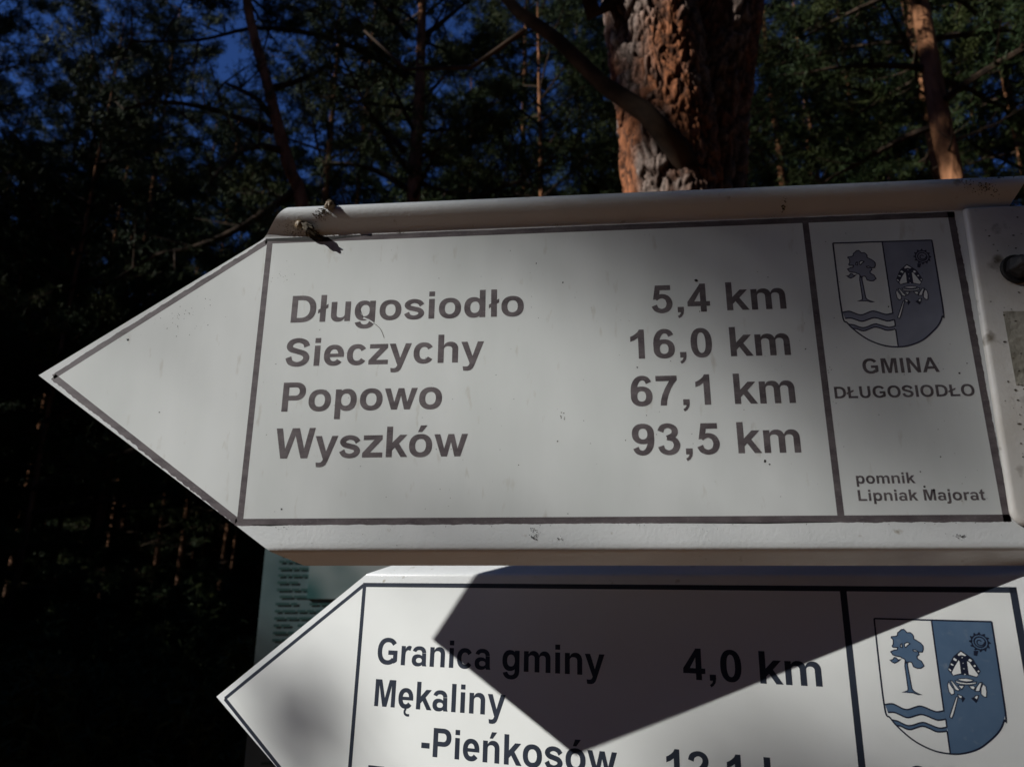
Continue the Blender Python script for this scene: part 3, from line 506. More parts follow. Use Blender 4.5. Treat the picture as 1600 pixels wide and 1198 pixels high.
def bolt(parent, c, r):
    b = bpy.data.objects.new('bolt', None); 
    bm = bmesh.new()
    def ringv(rr, z, k, ph=0): return [bm.verts.new((c[0] + rr * math.cos(ph + i * 2 * math.pi / k), c[1] + z, c[2] + rr * math.sin(ph + i * 2 * math.pi / k))) for i in range(k)]
    R_ = [ringv(r, 0, 24), ringv(r, -0.0015, 24), ringv(r * 0.93, -0.002, 24)]
    for a, b2 in zip(R_, R_[1:]):
        for i in range(24): bm.faces.new((a[i], a[(i + 1) % 24], b2[(i + 1) % 24], b2[i]))
    bm.faces.new(R_[-1])
    me = bpy.data.meshes.new('washer'); bm.to_mesh(me); bm.free(); me.materials.append(m_bolt); link(bpy.data.objects.new('washer', me), parent)
    bm = bmesh.new()
    prof = [(0.80, -0.002), (0.82, -0.0065), (0.70, -0.0085), (0.60, -0.0105), (0.45, -0.0125), (0.22, -0.0138)]
    rr = [ringv(r * a, z, 6 if a > .75 else 6, 0.3) for a, z in prof]
    for a, b2 in zip(rr, rr[1:]):
        for i in range(6): bm.faces.new((a[i], a[(i + 1) % 6], b2[(i + 1) % 6], b2[i]))
    bm.faces.new(rr[-1]); bmesh.ops.recalc_face_normals(bm, faces=bm.faces)
    me = bpy.data.meshes.new('bolt_head'); bm.to_mesh(me); bm.free(); me.materials.append(m_bolt)
    q = bpy.data.objects.new('bolt_head', me); link(q, parent); bv = q.modifiers.new('b', 'BEVEL'); bv.width = 0.001; bv.segments = 2
bolt(cp, pos_on_plate(499.5, 43.5, -4.8), 0.0098)
def tape():
    xs = np.linspace(486.3, 560, 40); V, F = [], []
    for i, x in enumerate(xs):
        V.append(pos_on_plate(x + (edge_noise(5, .3) if i == 0 else 0), 72 + edge_noise(x, .5), -5.0)); V.append(pos_on_plate(x - (0.6 if i == 0 else 0), 120.5 + edge_noise(x * 1.7 + 50, 1.6), -5.0))
    for i in range(len(xs) - 1): F.append((2 * i, 2 * i + 1, 2 * i + 3, 2 * i + 2))
    mesh('tape_patch', V, F, m_tape, cp)
tape()
def plate_specks():
    V, F = [], []
    for _ in range(170):
        x, y = random.choice([(random.uniform(477, 512), random.uniform(0, 200)), (random.gauss(492, 7), random.gauss(150, 8)), (random.gauss(498, 8), random.gauss(128, 5))])
        if x < 477: continue
        r = random.uniform(0.12, 0.55); b = len(V); k = 6; st_ = random.uniform(1, 2.5)
        for i in range(k): V.append(pos_on_plate(x + r * st_ * math.cos(i * 6.283 / k), y + r * math.sin(i * 6.283 / k), -5.06 - 0.003 * (b % 7)))
        F.append(tuple(range(b, b + k)))
    mesh('dirt_specks', V, F, m_grime, cp, kind='stuff')
plate_specks()

# --- the post (just outside the photograph's right edge) that carries both signs
def tube(pts, radii, k=10, cap=True):
    P = [Vector(p) for p in pts]; V = []; F = []
    up = Vector((0, 0, 1)); d0 = (P[1] - P[0]).normalized()
    if abs(d0.z) > 0.9: up = Vector((0, 1, 0))
    for i, p in enumerate(P):
        d = (P[min(i + 1, len(P) - 1)] - P[max(i - 1, 0)]).normalized(); a = d.cross(up).normalized(); b = a.cross(d)
        for j in range(k):
            t = 2 * math.pi * j / k; V.append(p + (a * math.cos(t) + b * math.sin(t)) * radii[i])
    for i in range(len(P) - 1):
        for j in range(k): F.append((i * k + j, i * k + (j + 1) % k, (i + 1) * k + (j + 1) % k, (i + 1) * k + j))
    return V, F
pc = world(606, 0, 44); gz = ground_z(pc.x, pc.y)
post = thing('sign_post', 'galvanised steel pipe post at the right carrying both arrow signs', 'post', (pc.x, pc.y, gz))
V, F = tube([(0, 0, -0.1), (0, 0, 1.0), (0, 0, 1.84 - gz)], [0.03] * 3, 24); mesh('pipe', V, F, m_steel, post, smooth=True)
V, F = tube([(0, 0, 1.84 - gz), (0, 0, 1.855 - gz)], [0.034, 0.01], 24); mesh('cap', V, F + [tuple(range(24, 48))], m_steel, post)
for zc in (1.76, 1.65, 1.50, 1.38):
    V, F = tube([(0, 0, zc - gz - 0.012), (0, 0, zc - gz + 0.012)], [0.034, 0.034], 24); mesh('clamp', V, F, m_steel, post)
    y0 = -0.012 if zc > 1.6 else -0.022
    bx = [(x, y, zc - gz + z) for x in (-0.13, 0.0) for y in (-0.036, -0.031) for z in (-0.011, 0.011)]
    mesh('bracket', bx, [(0, 1, 3, 2), (4, 6, 7, 5), (0, 4, 5, 1), (2, 3, 7, 6), (0, 2, 6, 4), (1, 5, 7, 3)], m_steel, post)

# ------------------------------------------------------------------ information board behind the signs
ib = thing('information_board', 'teal information board with rows of small dark text standing behind the signs', 'information board', (-0.95, 2.22, ground_z(-0.95, 2.22)))
ib.rotation_euler = (0, 0, rad(14))
def board():
    gz = ib.location.z; m_teal = noisy('teal board print', (0.06, 0.115, 0.125), (0.20, 0.28, 0.29), 2.4, 0.35, detail=3)
    m_pale = noisy('pale board patch', (0.06, 0.15, 0.15), (0.55, 0.60, 0.60), 3.2, 0.3, detail=2, lo=0.38, hi=0.6)
    m_txt = mat('dark green text', (0.03, 0.085, 0.08), 0.5)[0]; m_wood = noisy('brown stained wood', (0.05, 0.03, 0.018), (0.09, 0.055, 0.03), 6, 0.8, stretch=(1, 1, .1))
    def bx(name, a, b, m, par=ib):
        v = [(x, y, z) for x in (a[0], b[0]) for y in (a[1], b[1]) for z in (a[2], b[2])]
        return mesh(name, v, [(0, 1, 3, 2), (4, 6, 7, 5), (0, 4, 5, 1), (2, 3, 7, 6), (0, 2, 6, 4), (1, 5, 7, 3)], m, par)
    z0, z1 = 0.75 - gz, 1.76 - gz
    bx('panel', (0, 0, z0), (0.90, 0.02, z1), m_teal)
    bx('pale_panel', (0.135, -0.004, z1 - 0.20), (0.88, -0.001, z1 - 0.01), m_pale)  # paler mottled area over the board's upper right
    bx('leg', (0.06, 0.021, -0.1), (0.14, 0.09, z1), m_wood); bx('leg', (0.76, 0.021, -0.1), (0.84, 0.09, z1), m_wood)
    random.seed(11); V, F = [], []
    z = z1 - 0.055; r = 0
    while z > z0 + 0.03:
        x = 0.045 + (0.01 if r % 7 == 0 else 0); end = random.choice([0.84, 0.85, 0.83, 0.5]) if z < z1 - 0.215 else 0.125
        while x < end:
            l = random.uniform(0.012, 0.045)
            if random.random() < 0.93:
                b = len(V); V += [(x, -0.0015, z), (x + l, -0.0015, z), (x + l, -0.0015, z + 0.0075), (x, -0.0015, z + 0.0075)]; F.append((b, b + 1, b + 2, b + 3))
            x += l + 0.004
        z -= 0.0205; r += 1
    mesh('text_rows', V, F, m_txt, ib, kind='stuff')
board()

# ------------------------------------------------------------------ pines
def tubes_np(segs, k=6):
    V, F, b = [], [], 0
    for P, Rr in segs:
        v, f = tube(P, Rr, k); V += [tuple(q) for q in v]; F += [tuple(i + b for i in q) for q in f]; b = len(V)
    return V, F
def needles(Pos, Dir, rng, K=14, L=0.085, wd=0.008, spread=0.75):
    """thin triangles fanning out of every shoot"""
    n = len(Pos); P = np.repeat(Pos, K, 0); D = np.repeat(Dir, K, 0)
    r = rng.normal(size=(n * K, 3)); r /= np.linalg.norm(r, axis=1)[:, None]
    d = D * (1 - spread) + r * spread; d /= np.linalg.norm(d, axis=1)[:, None]
    P = P + D * rng.uniform(-0.07, 0.07, (n * K, 1)); l = L * rng.uniform(0.65, 1.25, (n * K, 1))
    s = np.cross(d, rng.normal(size=(n * K, 3))); s /= np.linalg.norm(s, axis=1)[:, None] + 1e-9
    V = np.stack([P - s * wd / 2, P + s * wd / 2, P + d * l], 1).reshape(-1, 3)
    return V, np.arange(len(V)).reshape(-1, 3)
def make_branch(rng, L, tufts, droop=0.1, az=0.0, z0=0.0, up=0.25, r0=0.03):
    """one limb: returns wood segments and shoot positions / directions"""
    d = np.array([math.cos(az), math.sin(az), 0.0]); side = np.array([-math.sin(az), math.cos(az), 0.0])
    n = 6; ts = np.linspace(0, 1, n + 1); bend = rng.uniform(-0.25, 0.25); w1 = rng.normal(0, 0.05, n + 1).cumsum() * 0.5
    base = np.array([0, 0, z0]); pts = [base + d * L * t + side * L * (bend * t * t + w1[i] * t) + np.array([0, 0, L * (up * t - droop * t * t + 0.12 * t ** 3)]) for i, t in enumerate(ts)]
    segs = [(pts, [r0 * (1 - 0.85 * t) for t in ts])]; Pos, Dir = [], []
    pt = lambda t: pts[min(int(t * n), n - 1)] * (1 - (t * n - min(int(t * n), n - 1))) + pts[min(int(t * n), n - 1) + 1] * (t * n - min(int(t * n), n - 1))
    m = max(4, int(L * 5))
    for i in range(m):
        t = 0.28 + 0.72 * (i + rng.random()) / m; q = pt(min(t, .999)); sd = 1 if i % 2 else -1
        tl = L * rng.uniform(0.18, 0.42) * (1.25 - 0.7 * t); td = d * rng.uniform(0.3, 0.9) + side * sd * rng.uniform(0.5, 1) + np.array([0, 0, rng.uniform(0.0, 0.55)]); td /= np.linalg.norm(td)
        e = q + td * tl; segs.append(([q, q + td * tl * 0.5 + np.array([0, 0, -0.02]), e], [r0 * 0.35, r0 * 0.22, r0 * 0.1]))
        kk = max(3, int(tufts / m))
        a = rng.random(kk) ** 0.6
        Pos.append(q + td * tl * a[:, None] + rng.normal(0, 0.05 + 0.06 * tl, (kk, 3))); dd = td + rng.normal(0, 0.45, (kk, 3)) + np.array([0, 0, 0.25]); Dir.append(dd / np.linalg.norm(dd, axis=1)[:, None])
    return segs, np.concatenate(Pos), np.concatenate(Dir)
def pine_data(seed, H, base, R0, spread, tufts, nb, name, dead=5, K=14, lean=0.0):
    rng = np.random.default_rng(seed); random.seed(seed)
    wob = rng.normal(0, 0.05, (9, 2)).cumsum(0); hs = np.linspace(-0.15, H, 9); wob -= wob[0]
    P = [(wob[i, 0] * 0.8 + lean * h * 0.1, wob[i, 1] * 0.8, h) for i, h in enumerate(hs)]
    rads = [R0 * (1 - 0.86 * (max(h, 0) / H) ** 1.15) * (1.25 if h < 0.1 else 1) for h in hs]
    V, F = tube(P, rads, 14); trunk = bpy.data.meshes.new('trunk'); trunk.from_pydata([tuple(v) for v in V], [], F)
    trunk.materials.append(m_bark); trunk.polygons.foreach_set('use_smooth', [True] * len(F))
    at = lambda h: np.array([np.interp(h, hs, [p[0] for p in P]), np.interp(h, hs, [p[1] for p in P]), 0])
    segs, Pos, Dir = [], [], []
    for i in range(nb):
        u = (i + rng.random()) / nb; z = base + (H - base) * u ** 0.9
        prof = math.sin(math.pi * min(1, 0.22 + 0.78 * (1 - u)) ** 0.8) if u > 0.3 else 0.55 + u
        L = spread * (0.35 + 0.65 * (1 - u)) * rng.uniform(0.65, 1.2) * (0.7 if u < 0.1 else 1)
        s, p, d = make_branch(rng, L, tufts * (0.4 + 0.6 * (1 - u)), 0.25 * (1 - u), i * 2.4 + rng.normal(0, 0.4), z, 0.15 + 0.65 * u, 0.012 + 0.03 * (1 - u))
        o = at(z); segs += [([q + o for q in a], b) for a, b in s]; Pos.append(p + o); Dir.append(d)
    for i in range(dead):                                   # bare dead snags below the crown
        z = rng.uniform(max(1.5, base - 3.0), base); s, _, _ = make_branch(rng, rng.uniform(0.5, 1.6), 4, 0.1, rng.random() * 6.28, z, rng.uniform(-0.1, 0.3), 0.018)
        o = at(z); segs += [([q + o for q in a], b) for a, b in s[:5]]
    V, F = tubes_np(segs, 5); limbs = bpy.data.meshes.new('limbs'); limbs.from_pydata(V, [], F); limbs.materials.append(m_twig)
    NV, NF = needles(np.concatenate(Pos), np.concatenate(Dir), rng, K=K, wd=0.011, L=0.10)
    crown = fast_mesh('crown', NV, NF, [m_needle])
    return trunk, limbs, crown
KINDS = [pine_data(21, 15.0, 4.2, 0.17, 2.6, 185, 56, 'a'), pine_data(22, 16.5, 6.0, 0.15, 2.3, 185, 54, 'b'),
         pine_data(23, 13.5, 3.4, 0.13, 2.5, 185, 54, 'c'), pine_data(24, 17.5, 7.0, 0.18, 2.6, 190, 54, 'd')]
KINDS.append(pine_data(25, 10.5, 1.3, 0.09, 2.5, 170, 60, 'e', dead=0))
def place_pine(az, dist, kind, label, scale=1.0, rot=0.0, group='slender pines of the forest', name='pine_tree', tilt=0.0, fat=1.0, bark=None):
    x, y = dist * math.sin(rad(az)), dist * math.cos(rad(az))
    t = thing(name, label, 'tree', (x, y, ground_z(x, y)), group); t.rotation_euler = (0, rad(tilt), rot); t.scale = (scale, scale, scale)
    for nm, me in zip(('trunk', 'limbs', 'crown'), KINDS[kind]):
        o = bpy.data.objects.new(nm, me); link(o, t); o['kind'] = 'stuff' if nm in ('crown', 'limbs') else ''
        if nm == 'trunk': o.scale = (fat, fat, 1)
        if not o['kind']: del o['kind']
    return t
NEAR = [(-14.5, 9.0, 2, 'dark reddish pine trunk with low spreading limbs above the middle of the upper sign', 1.0, 0.4, 1.15, 0),
        (-25.5, 8.4, 3, 'black pine trunk leaning left above the arrow end of the upper sign', 0.95, 2.0, 1.1, -3),
        (-18.6, 13.5, 1, 'thin dark pine trunk just left of the reddish trunk', 0.9, 1.1, .8, 0),
        (1.2, 14.5, 1, 'thin pine with a sunlit orange trunk left of the big forked pine', 0.95, 3.0, .62, 0),
        (4.3, 12.6, 3, 'pale sunlit pine trunk hard against the left side of the big forked pine', 0.9, 0.2, .62, 0),
        (17.0, 12.8, 0, 'slim pine with orange sun flecks just right of the big forked pine', 1.0, 5.0, .66, 1),
        (22.9, 13.8, 2, 'slim pine with a string of bright sun flecks left of the grey orange trunk', 1.05, 1.4, .75, 0),
        (29.0, 8.3, 1, 'sunlit grey orange pine trunk standing above the coat of arms', 1.05, 2.2, .92, 0),
        (33.4, 13.0, 0, 'thin pine trunk at the right edge of the photograph', 1.0, 0.8, .7, 0),
        (20.0, 17.5, 3, 'distant dark pine between the two sun flecked slim pines', 1.0, 2.8, .7, 0),
        (-38.3, 20.0, 1, 'far slender pale trunk at the left edge below the arrow tip', 0.95, 0.0, .6, 0),
        (-28.6, 20.5, 3, 'far pine trunk with a pale sunlit stretch below the arrow end', 0.9, 1.0, .5, 0),
        (-27.3, 23.0, 1, 'far thin reddish pine trunk second from the information board on the left', 0.95, 2.0, .5, 0),
        (-26.0, 20.0, 2, 'far pine trunk glowing orange beside the information board', 1.1, 3.0, .6, 0),
        (-30.2, 21.5, 3, 'far slim trunk farthest left of the sunlit row below the arrow end', 0.95, 2.6, .5, 0),
        (-25.3, 21.0, 1, 'far slim reddish trunk in the sunlit row closest to the information board', 0.95, 1.6, .45, 0),
        (-24.6, 24.0, 0, 'far dim pine trunk against the left edge of the information board', 0.9, 4.0, .5, 0)]
def near_limbs(t, az, d, paths, rng, tufts=26, r0=0.05):
    inv = t.matrix_basis.inverted(); rt = Vector((math.cos(rad(az)), -math.sin(rad(az)), 0)); fw = Vector((math.sin(rad(az)), math.cos(rad(az)), 0)); Pos, Dir = [], []
    for pth in paths:
        f = rng.normal(0, 0.15); n = len(pth); W = [inv @ (rt * x + fw * (d + f * i) + Vector((0, 0, z))) for i, (x, z) in enumerate(pth)]
        W = [Vector(q) for q in cat([tuple(q) for q in W], 4)]; m = len(W)
        V, F = tube(W, [r0 * (1 - 0.8 * i / m) for i in range(m)], 8); mesh('limb', V, F, m_twig, t, smooth=True); segs = []
        for i in range(m // 4, m, 2):
            for sd in (-1, 1):
                e = W[i] + rt * rng.normal(0, .25) + fw * sd * rng.uniform(.1, .5) + Vector((0, 0, rng.normal(0.05, .28))); segs.append(([W[i], (W[i] + e) / 2, e], [.014, .01, .004]))
                for _ in range(tufts // 4 * 2): Pos.append(np.array(W[i].lerp(e, rng.random() ** .5)) + rng.normal(0, .08, 3)); Dir.append(np.array((e - W[i]).normalized()) + rng.normal(0, .5, 3))
        V, F = tubes_np(segs, 4); mesh('twigs', V, F, m_twig, t, kind='stuff')
    NV, NF = needles(np.array(Pos), np.array(Dir), rng, K=12, wd=0.008, L=0.08); o = bpy.data.objects.new('sprays', fast_mesh('sprays', NV, NF, [m_needle])); link(o, t); o['kind'] = 'stuff'
LIMBS_A = [[(-0.06, 9.4), (-0.42, 9.63), (-0.8, 9.8), (-1.37, 10.11)], [(-0.05, 8.72), (-0.47, 8.85), (-1.01, 8.95), (-1.62, 8.91), (-2.12, 8.72), (-2.67, 8.33), (-3.37, 8.08)], [(-0.03, 7.53), (-0.33, 7.86), (-0.61, 8.19), (-0.89, 8.47)], [(0.03, 6.94), (-0.38, 7.22), (-0.78, 7.35), (-1.16, 7.36)], [(0.12, 8.85), (0.71, 9.2), (1.46, 9.69), (2.05, 10.19)], [(0.05, 9.36), (0.41, 9.59), (0.78, 9.88)]]
LIMBS_B = [[(-0.05, 7.11), (-0.4, 7.23), (-0.85, 7.33), (-1.34, 7.32), (-1.73, 7.16)], [(-0.03, 7.26), (-0.28, 7.56), (-0.67, 7.73)], [(0.08, 6.87), (-0.27, 6.7), (-0.51, 6.25), (-0.62, 5.89)], [(0.28, 6.34), (-0.27, 5.96), (-0.81, 5.77), (-1.27, 5.76), (-1.75, 5.51)], [(-0.14, 7.69), (0.22, 7.99), (0.59, 8.39)]]
def leaning_pine(az, d, lab):
    rng = np.random.default_rng(77); x, y = d * math.sin(rad(az)), d * math.cos(rad(az)); gz = ground_z(x, y); t = thing('pine_tree', lab, 'tree', (x, y, gz), 'slender pines of the forest')
    ca, sa = math.cos(rad(az)), math.sin(rad(az)); P = cat([(ca * r, -sa * r, z - gz) for r, z in ((1.0, -.1), (.95, 2.5), (.7, 4.8), (.36, 6.27), (.22, 6.59), (.07, 7.01), (-.06, 7.43), (-.2, 7.87), (-.38, 8.39), (-.55, 9.04), (-.8, 10.5), (-.9, 12.5))], 3)
    V, F = tube(P, [.135 * (1 - .85 * max(0, p[2]) / 13) for p in P], 14); mesh('trunk', V, F, m_bark, t, smooth=True)
    near_limbs(t, az, d, LIMBS_B, rng); segs, Pos, Dir = [], [], []
    for i in range(34):
        z = rng.uniform(8.2, 12.4); s, p, dd = make_branch(rng, rng.uniform(.8, 2.2), 130, .2, rng.random() * 6.28, 0, .35, .025); k = min(range(len(P)), key=lambda j: abs(P[j][2] - z)); o = np.array(P[k])
        segs += [([q + o for q in a], b) for a, b in s]; Pos.append(p + o); Dir.append(dd)
    V, F = tubes_np(segs, 5); mesh('limbs', V, F, m_twig, t, kind='stuff'); NV, NF = needles(np.concatenate(Pos), np.concatenate(Dir), rng, K=14, wd=.011, L=.1)
    o = bpy.data.objects.new('crown', fast_mesh('crown', NV, NF, [m_needle])); link(o, t); o['kind'] = 'stuff'
for az, d, k, lab, sc, rot, fat, tilt in NEAR:
    if tilt == -3: leaning_pine(az, d, lab); continue
    t_ = place_pine(az, d, k, lab, sc, rot, fat=fat, tilt=tilt)
    if az == -14.5: near_limbs(t_, az, d, LIMBS_A, np.random.default_rng(8))
taken = [(d * math.sin(rad(a)), d * math.cos(rad(a))) for a, d, *_ in NEAR] + [(0.4, 2.4)]
hs_ = Vector((SUN.x, SUN.y)).normalized()
def sun_clear(x, y, r=2.7):
    """True when a tree here would not stand in the sunbeam that reaches the signs"""
    t = x * hs_[0] + y * hs_[1]; o = x * hs_[1] - y * hs_[0]
    if 0 < t < 27 and -r < o < 2.2 + r: return False
    if 17.3 < o < 22.4 and t > 2.2 and x < -10.6: return False      # a second gap lets flecks of sun reach far trunks
    return not (t > -4 and 7.5 < o < 11.5 and x < -9 and (int(x * 7) + int(y * 5)) % 3)
rr_ = random.Random(91)
def scatter(n, a0, a1, d0, d1, sep, label, group, kinds=(0, 1, 2, 3)):
    k = tries = 0; rr_.seed(int(n * 7 + a0 * 3 + d0 * 11))
    while k < n and tries < 4000:
        tries += 1; a = rr_.uniform(a0, a1); d = math.sqrt(rr_.uniform(d0 * d0, d1 * d1)); x, y = d * math.sin(rad(a)), d * math.cos(rad(a))
        if any((x - p) ** 2 + (y - q) ** 2 < sep * sep for p, q in taken) or not sun_clear(x, y): continue
        if -57 < a < -12 and d < 24 and 4 not in kinds: continue
        if -38 < a < 38 and d < 20 and any(abs(a - na) < 2.2 and d < nd for na, nd, *_ in NEAR): continue
        taken.append((x, y)); k += 1
        place_pine(a, d, rr_.choice(kinds), label, rr_.uniform(0.85, 1.12), rr_.random() * 6.28, group, fat=rr_.uniform(.5, .85), tilt=rr_.uniform(-1.5, 1.5))
scatter(26, -54, -19, 11.5, 21, 1.7, 'bushy young pine in the dark growth left of the reddish trunk', 'bushy pines behind the arrow end', (4, 4, 4, 2))
scatter(16, -57, -33, 15, 24, 1.4, 'slender pine lost among its neighbours in the dark forest behind the signs', 'pines in the dark forest behind the signs', (0, 2, 4))
scatter(26, -56, -12, 12, 25, 1.5, 'bushy young pine in the dark growth left of the reddish trunk', 'bushy pines behind the arrow end', (4, 4, 2))
scatter(30, -12, 42, 11, 20, 1.8, 'slender pine lost among its neighbours in the dark forest behind the signs', 'pines in the dark forest behind the signs')
scatter(95, -52, 44, 20, 42, 1.9, 'far pine of the dark forest, its trunk one of many behind the signs', 'far pines in the dark forest')
scatter(90, -180, -52, 3.6, 30, 1.9, 'pine of the surrounding forest beyond the left of the view', 'pines around the clearing')  # forest pines out of view, added to cast shade
scatter(60, 44, 180, 3.6, 26, 1.9, 'pine of the surrounding forest beyond the right of the view', 'pines around the clearing')  # more out-of-view pines, added for their shade

SHADE = [(.2, 2.13, 3.16, .05, 2, 8), (.05, 2.12, 3.3, .07, 2.2, 8.2), (-.1, 2.1, 3.47, .08, 2.5, 8), (-.28, 2.1, 3.7, .1, 2.5, 8.3), (-.5, 2.08, 4.05, .13, 3, 8), (-.6, 2.25, 3.5, .13, 1.6, 8.4), (-.85, 2.35, 3.75, .13, 1.6, 8.4),  # unseen needle clumps added sunward of limbs, trunks and board to shade them
         (.2, 2.25, 4.16, .15, 3, 8), (.30, 2.2, 3.14, .05, 1.0, 8.6), (4.0, 7.3, 7.05, .42, 5, 6), (4.0, 7.3, 8.4, .3, 3, 6), (-2.3, 8.7, 7.0, .35, 1.5, 6), (-2.3, 8.7, 8.6, .5, 2.5, 6),
         (-.75, 2.3, 3.65, .28, 3, 8), (-3.7, 7.55, 7.8, .5, 4, 6), (-4.0, 7.4, 8.9, .6, 4, 6), (-3.65, 7.6, 7.3, .4, 2.5, 6), (-3.4, 7.7, 6.4, .35, 2.5, 6), (-3.9, 7.5, 8.4, .4, 2.5, 6), (3.2, 10, 7.6, .8, 2, 7), (5.5, 10, 7.6, .9, 2, 7), (-.95, 2.2, 1.25, .2, 1.6, 9), (-.7, 2.2, 0.9, .25, 1.8, 9)]
# --- the pine on the left whose outer sprays dapple the signs
def dapple_pine():
    D = 10.0
    rng = np.random.default_rng(5)
    def at(X, Y, dist=D, sign=1):
        p = world(X, Y, 0) if sign == 1 else s2.matrix_world @ Vector((X / 1000, 0, -Y / 1000))
        return np.array(p + SUN * dist)
    tx = world(200, 50, 0) + SUN * D; side = Vector((SUN.y, -SUN.x, 0)).normalized()
    bx, by = tx.x - side.x * 2.3, tx.y - side.y * 2.3
    t = thing('pine_tree', 'pine beyond the left of the view whose sprays cast the soft dapples on the signs', 'tree', (bx, by, ground_z(bx, by)))
    base = np.array([bx, by, ground_z(bx, by)])
    V, F = tube([(0, 0, -.1), (0.05, 0, 4), (0, 0.1, 8), (0.1, 0, 13)], [.19, .15, .11, .03], 14); mesh('trunk', V, F, m_bark, t, smooth=True)
    segs, Pos, Dir = [], [], []
    clumps = [(-188, -9, 0.045, 0.84, 9.6), (9, -46, 0.045, 0.23, 9.6), (108, -90, 0.045, 4.32, 9.6), (207, -35, 0.045, 0.63, 9.6), (306, 366, 0.045, 18.03, 9.6), (306, 119, 0.045, 0.34, 9.6), (306, -29, 0.045, 3.85, 9.6), (404, 273, 0.045, 0.75, 9.6), (404, 125, 0.045, 1.88, 9.6), (404, 75, 0.045, 0.99, 9.6), (503, 328, 0.045, 0.71, 9.6), (503, 32, 0.045, 2.04, 9.6), (503, -18, 0.045, 6.6, 9.6), (-340, 124, 0.022, 4.01, 5.5), (-340, 107, 0.022, 1.09, 5.5), (-340, 89, 0.022, 1.86, 5.5)]
    fine, fdir = [], []
    def spray(c, r, od, seed, twig=True):
        q = np.random.default_rng(seed); n = max(3, int(od * math.pi * r * r / 0.0004)); v = q.normal(size=(n, 3)); v /= np.linalg.norm(v, axis=1)[:, None]
        v *= (q.random((n, 1)) ** 0.4) * r; fine.append(c + v); dd = v / r + q.normal(0, .5, (n, 3)); fdir.append(dd / np.linalg.norm(dd, axis=1)[:, None])
        root = np.array([0, 0, max(1.0, c[2] - 0.5)])
        if twig: segs.append(([root, root * 0.5 + c * 0.5 + np.array([0, 0, 0.35]), c], [0.012, 0.005, 0.0015]))
    for i, (X, Y, r, od, dist) in enumerate(clumps): spray(at(X, Y, dist) - base, r, od, 100 + i, od > .6)
    for i, (x, y, z, r, od, dist) in enumerate(SHADE): spray(np.array(Vector((x, y, z)) + SUN * dist) - base, r, od, 300 + i, r < .3)
    for i in range(40):
        z = rng.uniform(8.3, 12.6) ; s, p, d = make_branch(rng, 1.7 * (1.15 - (z - 8) / 6), 80, 0.1, rng.random() * 6.28, z, 0.4, 0.02); segs += s; Pos.append(p); Dir.append(d)
    V, F = tubes_np(segs, 5); mesh('limbs', V, F, m_twig, t, kind='stuff')
    NV, NF = needles(np.concatenate(Pos), np.concatenate(Dir), rng, K=14, wd=0.007, L=0.06)
    NV2, NF2 = needles(np.concatenate(fine), np.concatenate(fdir), rng, K=4, wd=0.007, L=0.06); NF = np.concatenate([NF, NF2 + len(NV)]); NV = np.concatenate([NV, NV2])
    o = bpy.data.objects.new('crown', fast_mesh('crown', NV, NF, [m_needle])); link(o, t); o['kind'] = 'stuff'
dapple_pine()

